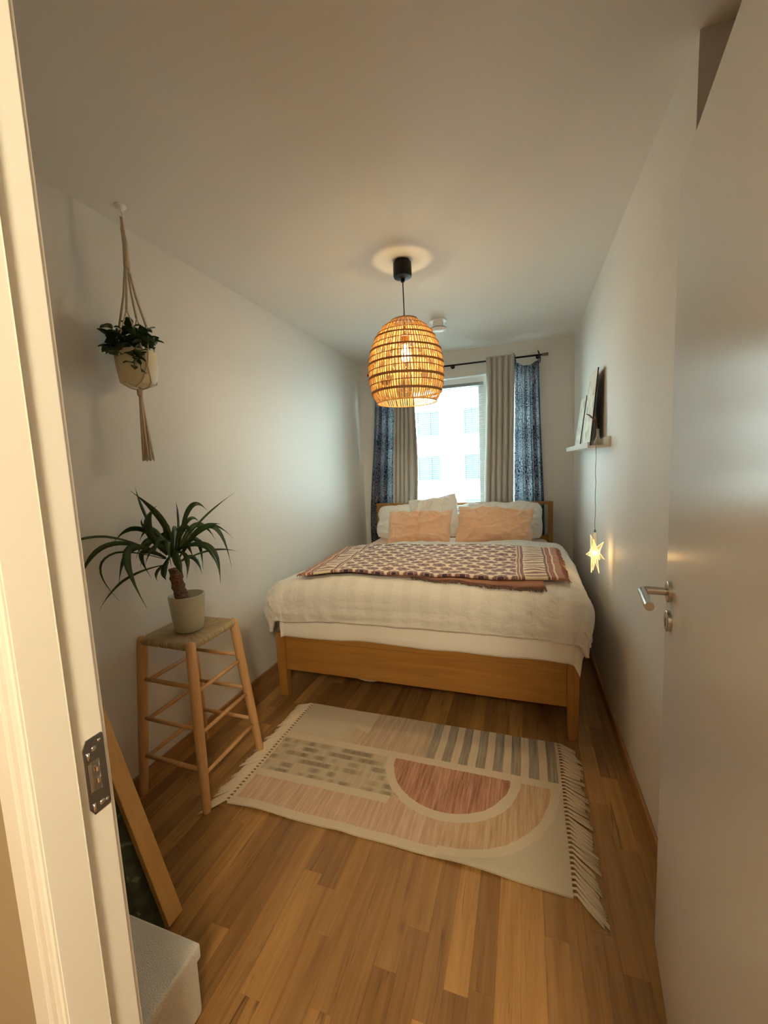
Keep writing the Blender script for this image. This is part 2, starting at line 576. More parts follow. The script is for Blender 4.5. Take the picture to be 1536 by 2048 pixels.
    tr_ = g.N.new('ShaderNodeBsdfTransparent'); tr_.inputs[0].default_value = (1, .96, .88, 1)
    g.set((.9, .8, .6), .12); g.P.inputs['Emission Color'].default_value = (1, .72, .36, 1); g.P.inputs['Emission Strength'].default_value = .30
    mx_ = g.N.new('ShaderNodeMixShader'); mx_.inputs[0].default_value = .72
    g.nt.links.new(g.P.outputs[0], mx_.inputs[1]); g.nt.links.new(tr_.outputs[0], mx_.inputs[2]); g.nt.links.new(mx_.outputs[0], g.out.inputs[0])
    M['acryl'] = g.mat
    g = G('edge_lit_acrylic_rim'); g.set((.95, .85, .6), .2); g.P.inputs['Emission Color'].default_value = (1, .80, .42, 1); g.P.inputs['Emission Strength'].default_value = 1.0; M['acrylrim'] = g.mat
    g = G('warm_led'); g.set((1, .9, .7)); g.P.inputs['Emission Color'].default_value = (1, .66, .30, 1); g.P.inputs['Emission Strength'].default_value = 420; M['led'] = g.mat
    # window
    g = G('clear_pane')
    t_ = g.N.new('ShaderNodeBsdfTransparent'); t_.inputs[0].default_value = (.93, .97, .96, 1)
    gl = g.N.new('ShaderNodeBsdfGlossy'); gl.inputs['Roughness'].default_value = .02
    mx_ = g.N.new('ShaderNodeMixShader'); mx_.inputs[0].default_value = .06
    g.nt.links.new(t_.outputs[0], mx_.inputs[1]); g.nt.links.new(gl.outputs[0], mx_.inputs[2]); g.nt.links.new(mx_.outputs[0], g.out.inputs[0])
    M['glass'] = g.mat
    M['slat'] = simple('white_blind_slat', (.27, .30, .305), .4)
    M['bottle'] = G('pale_clear_vase')
    g = M['bottle']
    t_ = g.N.new('ShaderNodeBsdfTransparent'); t_.inputs[0].default_value = (.86, .85, .80, 1)
    g.set((.5, .48, .42), .08)
    mx_ = g.N.new('ShaderNodeMixShader'); mx_.inputs[0].default_value = .5
    g.nt.links.new(g.P.outputs[0], mx_.inputs[1]); g.nt.links.new(t_.outputs[0], mx_.inputs[2]); g.nt.links.new(mx_.outputs[0], g.out.inputs[0])
    M['bottle'] = g.mat
    M['driedleaf'] = simple('dried_brown_leaf', (.11, .055, .035), .7)
    # prints on the ledge
    def printm(name, s1, light, dark):
        g = G(name); uv = g.coord('UV')
        u, v, _ = g.sep(uv)
        n = g.noise(uv, s1, 4, .65)
        k = g.vor(uv, s1 * .8, 'F1')
        f = n * .8 + k * .35
        edge = (u.mn(1.0 - u)).mn(v.mn(1.0 - v))
        c = g.ramp(f, [(.42, dark), (.60, light)])
        c = g.mix(edge.lt(.07), c, light)
        g.set(c, .6); return g.mat
    M['print1'] = printm('faded_botanical_print', 7, (.66, .62, .50), (.26, .23, .16))
    M['print2'] = printm('pale_green_grey_print', 9, (.58, .56, .46), (.20, .19, .14))
    # leaf print panel
    g = G('dark_leaf_print_panel'); uv = g.coord('UV')
    n = g.noise(uv, 5.5, 3, .55, 1.5)
    k = g.wave(uv, 2.6, 7, 3, 1.6, 'DIAGONAL')
    c = g.ramp(n, [(.35, (.006, .008, .006)), (.5, (.016, .026, .013)), (.62, (.030, .045, .024))])
    c = g.mix(g.ramp(k * n, [(.50, (0, 0, 0)), (.56, (1, 1, 1))]), c, (.10, .115, .085))
    g.set(c, .5); M['leafprint'] = g.mat
    # exterior
    M['facade'] = simple('pale_render_facade', (.60, .60, .59), .9)
    M['extframe'] = simple('white_facade_window_frame', (.75, .76, .76), .5)
    M['extpane'] = simple('dim_teal_window_pane', (.004, .016, .018), .25)
    M['extgrey'] = simple('grey_window_ledge', (.016, .024, .027), .6)
    M['ground'] = simple('pale_paving', (.75, .75, .73), .9)
    M['bark'] = simple('grey_bark', (.11, .10, .085), .9)
    M['twigleaf'] = simple('young_green_leaf', (.16, .22, .08), .7)
make_materials()

# ------------------------------------------------------------------ room shell
def room():
    st = 'structure'
    t = .12
    tag(MB().box(XL - t, XL, HY, YB + .3, 0, ZC).build('wall_left', M['wall']), 'white painted wall behind the stool and hanging plant', 'wall', kind=st)
    mb = MB().box(XR, XR + t, YN, YB, 0, ZC)
    mb.box(XR + t, XN + t, YN, YN + t, 0, ZC).box(XN, XN + t, HY, YN, 0, ZC)
    tag(mb.build('wall_right', M['wall']), 'white painted wall with the picture ledge, stepping back behind the door', 'wall', kind=st)
    mb = MB()
    y0, y1 = YB, YB + .32
    mb.box(XL, WX0, y0, y1, 0, ZC).box(WX1, XR + t, y0, y1, 0, ZC)
    mb.box(WX0, WX1, y0, y1, 0, WZ0).box(WX0, WX1, y0, y1, WZ1, ZC)
    tag(mb.build('wall_back', M['wall']), 'white painted wall around the window behind the bed', 'wall', kind=st)
    mb = MB()
    mb.box(-1.66, -.64, HY, YF, 0, ZC).box(.29, XN, HY, YF, 0, ZC).box(-.64, .29, HY, YF, 2.10, ZC)
    tag(mb.build('wall_front', M['hallwall']), 'wall holding the doorway into the bedroom', 'wall', kind=st)
    mb = MB()
    mb.box(-1.66 - t, -1.66, -2.1, HY, 0, ZC).box(XN + .1, XN + .1 + t, -2.1, HY, 0, ZC).box(-1.66, XN + .1, -2.1 - t, -2.1, 0, ZC)
    mb.box(XN + .0, XN + .1, HY - .0, HY + .05, 0, ZC)
    tag(mb.build('wall_hall', M['hallwall']), 'painted hallway walls outside the bedroom doorway', 'wall', kind=st)
    tag(MB().box(XL - t, XN + .25, -2.25, YB + .32, ZC, ZC + .15).build('ceiling', M['ceil']), 'matte white ceiling above the bed and the pendant lamp', 'ceiling', kind=st)
    fl = MB().box(XL - t, XN + .25, -2.25, YB + .32, -.20, -.012).build('floor', M['slab'])
    tag(fl, 'oak parquet floor of short staggered staves', 'floor', kind=st)
    # staves
    wst = .0660
    cache = {}
    def stave(w_, l_):
        k = (round(w_, 4), round(l_, 3))
        if k not in cache:
            c, hx, hy = .0003, w_ / 2 - .0001, l_ / 2 - .0001
            mb = MB()
            vs = [(-hx, -hy, -.012), (hx, -hy, -.012), (hx, hy, -.012), (-hx, hy, -.012),
                  (-hx, -hy, -c), (hx, -hy, -c), (hx, hy, -c), (-hx, hy, -c),
                  (-hx + c, -hy + c, 0), (hx - c, -hy + c, 0), (hx - c, hy - c, 0), (-hx + c, hy - c, 0)]
            fs = [(8, 9, 10, 11)] + [(i, (i + 1) % 4, 4 + (i + 1) % 4, 4 + i) for i in range(4)] + [(4 + i, 4 + (i + 1) % 4, 8 + (i + 1) % 4, 8 + i) for i in range(4)]
            mb.add(vs, fs)
            cache[k] = mb.mesh('plank', M['plank'])
        return cache[k]
    r = random.Random(3)
    lens = (.36, .44, .52, .60, .70)
    x = XL
    total = 0
    while x < XR + .45 - .01:
        ww = min(wst, XN - x)
        yend = YB if x + wst * .5 < XR else YN
        y = .02 if -.62 < x < .26 else YF
        ystart = y
        first = r.choice(lens) * r.uniform(.35, 1)
        while y < yend - 1e-4:
            l_ = first if y == ystart else r.choice(lens)
            if y > 2.55: l_ = r.choice((.7, .9, 1.1))      # mostly hidden under the bed
            if y > 3.2: l_ = 1.1
            if yend - (y + l_) < .16: l_ = yend - y
            l_ = min(l_, yend - y)
            o = bpy.data.objects.new('plank', stave(ww, l_)); COL.objects.link(o)
            o.parent = fl
            o.location = (x + ww / 2, y + l_ / 2, 0)
            y += l_; total += 1
        x += wst
    # hallway boards behind the camera
    hb = MB()
    for i in range(12):
        x0 = -1.66 + i * .2316
        hb.box(x0 + .001, x0 + .2306, -2.1, .02, -.012, 0)
    o = hb.build('hall_boards', M['base'], fl); o['kind'] = 'stuff'
    print('staves', total)
    # skirting
    tag(MB().box(XL, XL + .014, YF, YB, 0, .062).build('baseboard_left', M['base'], bevel=.003), 'low brown oak skirting along the wall behind the stool', 'baseboard', kind=st)
    tag(MB().box(XR - .014, XR, YN, YB, 0, .062).build('baseboard_right', M['base'], bevel=.003), 'low brown oak skirting along the wall below the picture ledge', 'baseboard', kind=st)
    tag(MB().box(XL + .014, XR - .014, YB - .014, YB, 0, .062).build('baseboard_back', M['base'], bevel=.003), 'low brown oak skirting under the window', 'baseboard', kind=st)
room()

# ------------------------------------------------------------------ doorway
def doorway():
    fr = thing('trim_1', 'white painted door frame with a steel strike plate', 'door frame', (-.6, .40, 0), kind='structure')
    mb = MB()
    prof_l = [(-.640, .3118), (-.5866, .3118), (-.5866, .303), (-.585, .303), (-.585, .3535), (-.600, .3605), (-.600, .404), (-.603, .407), (-.640, .407)]
    mb.prism(prof_l[::-1], 0, 2.10)
    mb.build('strike_jamb', M['gloss'], fr, bevel=.0012)
    MB().prism([(-.345 + -(x + .0), y) for x, y in [(-.635, .305), (-.580, .303), (-.580, .366), (-.595, .367), (-.595, .407), (-.635, .407)]], 0, 2.10).build('hinge_jamb', M['gloss'], fr, bevel=.0012)
    MB().box(-.640, .29, .303, .407, 2.055, 2.10).build('head_jamb', M['gloss'], fr, bevel=.0012)
    MB().prism([(-.5842, .3530), (-.6006, .3620), (-.6015, .3590), (-.5855, .3505)][::-1], .01, 2.05).build('door_seal', M['seal'], fr)
    cas = [(-.586, .312), (-.586, .300), (-.5895, .2985), (-.5915, .3108), (-.5965, .3108), (-.5985, .2985), (-.6095, .2985), (-.6115, .3108), (-.6165, .3108), (-.6185, .2985), (-.6490, .2985), (-.651, .3005), (-.651, .312)]
    MB().prism(cas[::-1], 0, 2.12).build('casing', M['gloss'], fr, bevel=.0006)
    MB().prism([(-.345 - x, y) for x, y in cas], 0, 2.12).build('casing', M['gloss'], fr, bevel=.0006)
    MB().box(-.652, .307, .2985, .312, 2.07, 2.135).build('casing', M['gloss'], fr, bevel=.002)
    # room side casing
    MB().box(-.655, -.606, .40, .414, 0, 2.12).build('casing', M['gloss'], fr, bevel=.002)
    # strike plate let into the rebate
    def yz(poly, x0, x1):
        T = Matrix(((0, 0, 1, 0), (1, 0, 0, 0), (0, 1, 0, 0), (0, 0, 0, 1)))
        return MB().prism(poly, x0, x1, T)
    z0, z1, y0, y1 = .915, 1.031, .3725, .4035
    x0, x1 = -.6005, -.5985
    hz0, hz1, hy0, hy1 = .948, .996, .3755, .3935
    mb = MB()
    for poly in ([(y0, z0 + .012), (y0 + .006, z0), (y1 - .002, z0), (y1, z0 + .004), (y1, hz0), (y0, hz0)],
                 [(y0, hz1), (y1, hz1), (y1, z1 - .004), (y1 - .002, z1), (y0 + .006, z1), (y0, z1 - .012)],
                 [(y0, hz0), (hy0, hz0), (hy0, hz1), (y0, hz1)], [(hy1, hz0), (y1, hz0), (y1, hz1), (hy1, hz1)]):
        q = yz(poly, x0, x1); mb.add(q.v, q.f)
    sp = mb.build('strike_plate', M['plate'], fr, bevel=.0003)
    MB().box(-.6004, -.5998, hy0, hy1, hz0, hz1).build('latch_recess', M['steel'], sp)
    MB().box(-.5998, -.5975, .3760, .3820, .950, .994).build('latch_tongue', M['screw'], sp, bevel=.0015)
    for zz in (.964, .982):
        q = MB().lathe([(.0, .0), (.0036, .0), (.0036, .007), (0, .007)], 12, (-.5988, .3895, zz - .0035))
        q.build('roller', M['screw'], sp, smooth=False)
    TX = Matrix.Rotation(math.radians(90), 4, 'Y')
    for yy, zz, rr in ((.3965, 1.0215, .0026), (.3880, 1.0135, .0042), (.3980, .9255, .0026), (.3905, .9265, .0042)):
        MB().lathe([(rr, 0), (rr, .0006), (rr * .6, .0012), (0, .0009)], 14, (x1, yy, zz), TX.to_3x3()).build('screw', M['screw'], sp, smooth=True)
    for zz in (1.000, .921):
        MB().tube([(x1, .3785, zz), (x1, .3785, zz + .012)], .0022, 8).build('adjusting_slot', M['screw'], sp, smooth=True)
    # open door leaf
    d0 = Vector((.351, 1.221)); dd = Vector((-.12018, -.99275)); nn = Vector((-.99275, .12018))
    T = Matrix(((dd.x, -nn.x, 0, d0.x), (dd.y, -nn.y, 0, d0.y), (0, 0, 1, 0), (0, 0, 0, 1)))
    leaf = MB().box(0, .825, 0, .04, .008, 2.050, T).build('door_1', M['doorp'], bevel=.0015, loc=(d0.x, d0.y, 0))
    tag(leaf, 'plain white door standing open in front of the right-hand wall', 'door', kind='structure')
    def lp(a, out, z): return T @ Vector((a, -out, z))
    def disc(a, z, r, o0, o1, name, m, par, n=36):
        c = lp(a, 0, z)
        R = Matrix(((dd.x, 0, nn.x), (dd.y, 0, nn.y), (0, 1, 0)))
        b = MB().lathe([(r * .0, o0), (r, o0), (r, o1 - .0015), (r - .0015, o1), (0, o1)], n, c, R)
        return b.build(name, m, par, auto=True)
    h = disc(.062, 1.065, .0262, 0, .0095, 'handle_rose', M['steel'], leaf)
    pts = [lp(.062, .006, 1.065), lp(.062, .030, 1.065), lp(.062, .050, 1.065)]
    R_ = .012
    for k in range(1, 7):
        a = k / 6 * math.pi / 2
        pts.append(lp(.062 + R_ * (1 - math.cos(a)), .050 + R_ * math.sin(a), 1.065))
    pts.append(lp(.195, .062, 1.065))
    MB().tube(pts, .0100, 20).build('lever', M['steel'], h, auto=True)
    k = disc(.062, .990, .0262, 0, .0095, 'keyhole_rose', M['steel'], leaf)
    disc(.062, .994, .0045, .0094, .0100, 'keyhole', M['dark'], k, 14)
    MB().box(.0595, .0645, -.0100, -.0094, .976, .993, T).build('keyhole_slot', M['dark'], k)
    MB().box(-.0012, 0, .008, .030, .95, 1.10, T).build('lock_faceplate', M['steel'], leaf)
    for z in (.25, 1.0, 1.8):
        MB().tube([lp(.833, -.006, z), lp(.833, -.006, z + .09)], .007, 12).build('hinge', M['steel'], leaf, auto=True)
doorway()

# ------------------------------------------------------------------ window, blind, curtains
def window():
    y0, y1 = 4.325, 4.395
    w_ = thing('window_1', 'white framed window behind the blind and curtains', 'window', (-.665, y0, WZ0), kind='structure')
    mb = MB()
    f = .055
    mb.box(WX0, WX0 + f, y0, y1, WZ0, WZ1).box(WX1 - f, WX1, y0, y1, WZ0, WZ1)
    mb.box(WX0 + f, WX1 - f, y0, y1, WZ1 - f, WZ1).box(WX0 + f, WX1 - f, y0, y1, WZ0, WZ0 + f)
    mb.build('window_frame', M['gloss'], w_, bevel=.003)
    MB().box(-.385, -.325, y0 - .006, y1, WZ0 + f, WZ1 - f).build('mullion', M['gloss'], w_, bevel=.003)
    for a, b in ((WX0 + f, -.385), (-.325, WX1 - f)):
        s = .045
        mb = MB()
        mb.box(a, a + s, y0 + .01, y1 - .01, WZ0 + f, WZ1 - f).box(b - s, b, y0 + .01, y1 - .01, WZ0 + f, WZ1 - f)
        mb.box(a + s, b - s, y0 + .01, y1 - .01, WZ1 - f - s, WZ1 - f).box(a + s, b - s, y0 + .01, y1 - .01, WZ0 + f, WZ0 + f + s)
        q = mb.build('sash', M['gloss'], w_, bevel=.003)
        MB().box(a + s, b - s, y0 + .034, y0 + .038, WZ0 + f + s, WZ1 - f - s).build('pane', M['glass'], q)
    MB().box(WX0, WX1, YB, y0, WZ0, WZ0 + .02).build('window_sill', M['gloss'], w_, bevel=.004)
    # venetian blind
    bx0, bx1 = WX0 + .012, -.372
    bl = thing('venetian_blind', 'white venetian blind with thin open slats in the window', 'blind', ((bx0 + bx1) / 2, 4.285, 2.2))
    MB().box(bx0, bx1, 4.268, 4.302, 2.160, 2.19).build('head_rail', M['slat'], bl, bevel=.003)
    sm = MB()
    nseg = 4
    wd = .025
    P = []
    for k in range(nseg + 1):
        t = k / nseg - .5
        P.append([(x, t * wd, -.0022 * (2 * t) ** 2 + .0022) for x in (0, bx1 - bx0)])
    sm.grid(P)
    me = sm.mesh('slat', M['slat'], smooth=True)
    z = 2.148
    while z > .93:
        R = Matrix.Translation((bx0, 4.285, z)) @ Matrix.Rotation(math.radians(-4), 4, 'X')
        inst('slat', me, bl, R)
        z -= .0212
    MB().box(bx0, bx1, 4.274, 4.296, .900, .914).build('bottom_rail', M['slat'], bl, bevel=.003)
    for x in (bx0 + .12, (bx0 + bx1) / 2, bx1 - .12):
        for dy in (-.0125, .0125):
            MB().tube([(x, 4.285 + dy, 2.165), (x, 4.285 + dy, .91)], .0006, 5).build('ladder_cord', M['slat'], bl)
window()

ROD_Z, ROD_Y = 2.354, 4.165
def curtains():
    r = thing('curtain_rod', 'black curtain rod with brown end caps above the window', 'curtain rod', (-.64, ROD_Y, ROD_Z))
    MB().tube([(-1.50, ROD_Y, ROD_Z), (.172, ROD_Y, ROD_Z)], .0085, 14).build('rod', M['rod'], r, smooth=True)
    for s, x in ((1, .166), (-1, -1.494)):
        T = Matrix.Rotation(math.radians(90 * s), 3, 'Y')
        MB().lathe([(0, -.004), (.009, -.004), (.0125, .004), (.0145, .048), (.013, .052), (0, .052)], 16, (x, ROD_Y, ROD_Z), T).build('end_cap', M['finial'], r, auto=True)
    for x in (-1.40, .13, -.66):
        MB().tube([(x, ROD_Y, ROD_Z - .004), (x, YB - .001, ROD_Z - .004)], .006, 8).tube([(x, YB - .006, ROD_Z - .004), (x, YB - .0005, ROD_Z - .004)], .02, 14).build('bracket', M['rod'], r, auto=True)

    def drape(name, label, cat, mat, top, bot, z1, z0, nf, amp, ph, ytop=ROD_Y, sag=None, solid=0, seed=0, lean=None, group=None, ybot=0, harm=.3):
        nu, nv = nf * 14 + 1, 46
        P, UV = [], []
        for i in range(nu):
            u = i / (nu - 1)
            row, ru = [], []
            for j in range(nv):
                v = j / (nv - 1)                     # 0 top .. 1 bottom
                zt = z1 - (sag(u) if sag else 0)
                z = zt + (z0 - zt) * v
                k = smst(0, 1, min(1, v * 1.3))
                x0 = top[0] + (bot[0] - top[0]) * k; x1 = top[1] + (bot[1] - top[1]) * k
                wv = noise.noise(Vector((u * 5 + seed, v * 1.6, seed)))
                ang = 2 * math.pi * nf * (u + .018 * wv) + ph + .9 * noise.noise(Vector((seed * 2.1, v * 1.4, u * 2)))
                am = amp * (.55 + .6 * smst(0, .5, v)) * (1 + .35 * noise.noise(Vector((u * nf * .7, seed, v))))
                yy = ytop + am * (math.sin(ang) + harm * math.sin(2 * ang + 1)) + ybot * v
                xx = x0 + (x1 - x0) * u + am * .35 * math.cos(ang)
                if lean: xx += lean(u, v)
                row.append((xx, yy, z)); ru.append((u * 1.15 + seed * .37, (z1 - z)))
            P.append(row); UV.append(ru)
        o = thing(name, label, cat, ((top[0] + top[1]) / 2, ytop, z0), group)
        mb = MB().grid(P, UV)
        c = mb.build('cloth', mat, o, smooth=True, solid=solid)
        return o, P
    # greige pair: rod pocket with a small frill above the rod
    for nm, lab, top, bot, seed, ln in (
        ('curtain', 'greige curtain between the blind and the indigo curtain on the ledge side', (-.335, -.080), (-.375, -.100), 1.3, None),
        ('curtain', 'greige curtain behind the pendant lamp with a wide swelling fold', (-1.245, -1.045), (-1.305, -1.075), 4.7, lambda u, v: .045 * math.sin(math.pi * min(1, v * 1.05)) ** 2 * (1 if u > .75 else 0) * (u - .75) * 4)):
        o, P = drape(nm, lab, 'curtain', M['greige'], top, bot, 2.380, .14, 5, .030, seed, ytop=ROD_Y - .036, harm=.2, seed=seed, solid=.003, lean=ln, group='greige curtains', ybot=.0)
    # indigo pair: two ties each, upper edge sagging between them
    for lab, top, bot, seed, z0 in (
        ('indigo block-print curtain tied at the end of the rod on the ledge side', (-.074, .140), (-.085, .192), 2.2, .22),
        ('indigo block-print curtain at the rod end by the stool wall', (-1.470, -1.262), (-1.600, -1.312), 6.1, .16)):
        o, P = drape('curtain', lab, 'curtain', M['indigo'], top, bot, 2.325, z0, 3, .018, seed, ytop=ROD_Y - .016, seed=seed, sag=lambda u: .055 * math.sin(math.pi * u) ** .8, group='indigo printed curtains', ybot=.01, harm=.6)
        for q in (0, -1):
            p = Vector(P[q][0])
            MB().tube([(p.x, ROD_Y + .019 * math.cos(a), ROD_Z + .002 + .022 * math.sin(a)) for a in [k * math.pi / 9 for k in range(18)]], .005, 6, closed=True).build('tie', M['indigo_tie'], o, smooth=True)
            MB().tube([(p.x + .004, ROD_Y - .018, ROD_Z - .010), (p.x + .010, ROD_Y - .024, ROD_Z - .04), (p.x + .006, ROD_Y - .020, ROD_Z - .075)], [.006, .005, .003], 6).tube([(p.x - .002, ROD_Y - .016, ROD_Z + .012), (p.x - .008, ROD_Y - .022, ROD_Z + .030), (p.x - .010, ROD_Y - .020, ROD_Z + .040)], [.006, .005, .002], 6).build('knot_tail', M['indigo_tie'], o, smooth=True)
            MB().tube([tuple(p), (p.x, ROD_Y - .012, ROD_Z - .015)], .008, 6).build('tie_loop', M['indigo_tie'], o, smooth=True)
curtains()

# ------------------------------------------------------------------ bed
BX0, BX1, BY0, BY1 = -1.463, .252, 2.085, 4.078
MT = .68                                    # mattress top
def bed():
    b = thing('bed_frame', 'honey oak double bed frame with plain footboard and open headboard', 'bed', ((BX0 + BX1) / 2, (BY0 + BY1) / 2, 0))
    def leg(x0, x1, y0, y1, z1, name='leg'):
        mb = MB()
        cx = (x0 + x1) / 2
        inn = .006
        vs = [(x0 + inn, y0 + inn, 0), (x1 - inn, y0 + inn, 0), (x1 - inn, y1 - inn, 0), (x0 + inn, y1 - inn, 0)]
        vs += [(x0, y0, .19), (x1, y0, .19), (x1, y1, .19), (x0, y1, .19), (x0, y0, z1), (x1, y0, z1), (x1, y1, z1), (x0, y1, z1)]
        fs = [(3, 2, 1, 0), (8, 9, 10, 11)] + [(k * 4 + i, k * 4 + (i + 1) % 4, k * 4 + 4 + (i + 1) % 4, k * 4 + 4 + i) for k in range(2) for i in range(4)]
        return mb.add(vs, fs).build(name, M['bedz'], b, bevel=.003)
    leg(BX0, BX0 + .062, BY0, BY0 + .055, .412)
    leg(BX1 - .056, BX1, BY0, BY0 + .055, .412)
    leg(BX0, BX0 + .045, BY1 - .05, BY1, .99, 'headboard_post')
    leg(BX1 - .042, BX1, BY1 - .05, BY1, .99, 'headboard_post')
    MB().box(BX0 + .062, BX1 - .056, BY0 + .008, BY0 + .034, .176, .372).build('footboard_panel', M['bedx'], b, bevel=.002)
    MB().box(BX0 + .062, BX1 - .056, BY0 + .005, BY0 + .036, .374, .412).build('footboard_rail', M['bedx'], b, bevel=.003)
    for x in (BX0 + .008, BX1 - .036):
        MB().box(x, x + .028, BY0 + .055, BY1 - .05, .20, .41).build('side_rail', M['bedy'], b, bevel=.003)
    MB().box(BX0, BX1, BY1 - .055, BY1, .990, 1.016).build('headboard_top_rail', M['bedx'], b, bevel=.003)
    MB().box(BX0 + .045, BX1 - .042, BY1 - .045, BY1 - .015, .30, .70).build('headboard_lower_panel', M['bedx'], b, bevel=.003)
    MB().box(BX0 + .036, BX1 - .036, BY0 + .036, BY1 - .05, .325, .35).build('mattress_base', M['bedy'], b)
    # something pale sagging under the frame
    P = []
    for i in range(15):
        u = i / 14
        sg = math.sin(math.pi * u) ** .7 * .055
        P.append([(-1.03 + .26 * u, 2.135 + .11 * v / 5, .325 - (sg + .103) * math.sin(math.pi * v / 5) - .06 * math.sin(math.pi * v / 5)) for v in range(6)])
    q = MB().grid(P).build('cloth_bag', M['white'], None, smooth=True, solid=.003, loc=(-.9, 2.19, .2))
    tag(q, 'pale cloth sagging just below the lower edge of the footboard', 'cloth')
    # mattress with peach fitted sheet
    x0, x1, y0, y1, z0 = BX0 + .045, BX1 - .045, BY0 + .065, BY1 - .075, .352
    n = 40
    mb = MB()
    def sq(u, v, w_):
        return None
    mb.box(x0, x1, y0, y1, z0, MT)
    m = mb.build('mattress', M['peachsheet'], None, bevel=.05, seg=5, loc=((x0 + x1) / 2, (y0 + y1) / 2, z0), auto=True)
    tag(m, 'thick mattress in a peach fitted sheet under the bedding', 'mattress')
    return b
bed()

def normals(P):
    A = np.array(P, float)
    du = np.gradient(A, axis=0); dv = np.gradient(A, axis=1)
    n = np.cross(du, dv)
    n /= np.linalg.norm(n, axis=2, keepdims=True) + 1e-9
    return A, n

def close_slab(mb, A, N, th, UV):
    """closed quilt: outer sheet, inner sheet, rounded rim"""
    nu, nv = A.shape[:2]
    out = A + N * (th[..., None] * .5)
    inn = A - N * (th[..., None] * .5)
    mb.grid(out.tolist(), UV)
    k = nu * nv
    mb.grid(inn.tolist(), UV)
    mb.f[-(nu - 1) * (nv - 1):] = [f[::-1] for f in mb.f[-(nu - 1) * (nv - 1):]]
    rim = [i * nv for i in range(nu)] + [(nu - 1) * nv + j for j in range(1, nv)] + [i * nv + nv - 1 for i in range(nu - 2, -1, -1)] + [j for j in range(nv - 2, 0, -1)]
    L = len(rim)
    for i in range(L):
        a, b = rim[i], rim[(i + 1) % L]
        mb.f.append((b, a, a + k, b + k))
    return mb

def draped(fx0, fx1, fy0, ytop, ztop, R, ovl, ovr, ovf, nu, nv, wrk, flare=.06, hem=.02, seed=0, thick=.04, pn=2.0, Rl=None, fside=None):
    R0, fl0 = R, flare
    """sheet over a box: overhang left, right and at the foot; returns grid, uv, thickness"""
    s0, s1 = fx0 - ovl, fx1 + ovr
    P, UV, TH = [], [], []
    for i in range(nu):
        row, ru, rt = [], [], []
        us = i / (nu - 1)
        for j in range(nv):
            vs = j / (nv - 1)
            s = s0 + (s1 - s0) * us
            hv = 1 + hem * 3 * noise.noise(Vector((s * 2.3, seed, 1.7)))
            t0 = fy0 - ovf * hv
            t = t0 + (ytop + .03 * math.sin(s * 4.0 + seed) - t0) * vs
            ox = (fx0 - s) if s < fx0 else ((s - fx1) if s > fx1 else 0.0)
            sx = -1 if s < fx0 else 1
            oy = fy0 - t if t < fy0 else 0.0
            d = math.hypot(ox, oy)
            cx, cy = min(max(s, fx0), fx1), max(t, fy0)
            dn = d
            if ox > 0 and oy > 0: dn = (ox ** pn + oy ** pn) ** (1 / pn)
            if d > 1e-9:
                wx = ox / (ox + oy)
                R = R0 + ((Rl - R0) * wx if (Rl and s < fx0) else 0)
                flare = fl0 + ((fside - fl0) * wx if fside is not None else 0)
                if dn < R * math.pi / 2:
                    h, g = R * math.sin(dn / R), R * (1 - math.cos(dn / R))
                else:
                    e = dn - R * math.pi / 2
                    h, g = R + e * flare, R + e * .985
                x = cx + sx * h * ox / d; y = cy - h * oy / d
            else:
                x, y, g = cx, cy, 0.0
            top = ztop(cx, cy)
            row.append((x, y, top - g)); ru.append((s, t))
            edge = min(us, 1 - us, vs * 1.3, (1 - vs) * 1.3)
            rt.append(thick * (.35 + .65 * smst(0, .05, edge)))
        P.append(row); UV.append(ru); TH.append(rt)
    A, N = normals(P)
    if N[nu // 2, nv // 2, 2] < 0: N = -N
    D = np.zeros((nu, nv))
    for i in range(nu):
        for j in range(nv):
            s, t = UV[i][j]
            D[i, j] = wrk(s, t, A[i, j])
    A = A + N * D[..., None]
    A2, N2 = normals(A)
    if N2[nu // 2, nv // 2, 2] < 0: N2 = -N2
    return A2, N2, np.array(TH), UV

def duvet_top(x, y):
    # gentle puff, a little lower towards the head edge
    cx = (x + .61) / .86
    z = .715 + .018 * (1 - min(1, abs(cx)) ** 3) + .012 * math.sin(x * 2.2 + 1.0) * math.sin(y * 2.6) - .016 * smst(2.9, 3.44, y)
    z += .014 * smst(-.9, .1, x) - .028 * smst(-.95, -1.42, x)
    return z

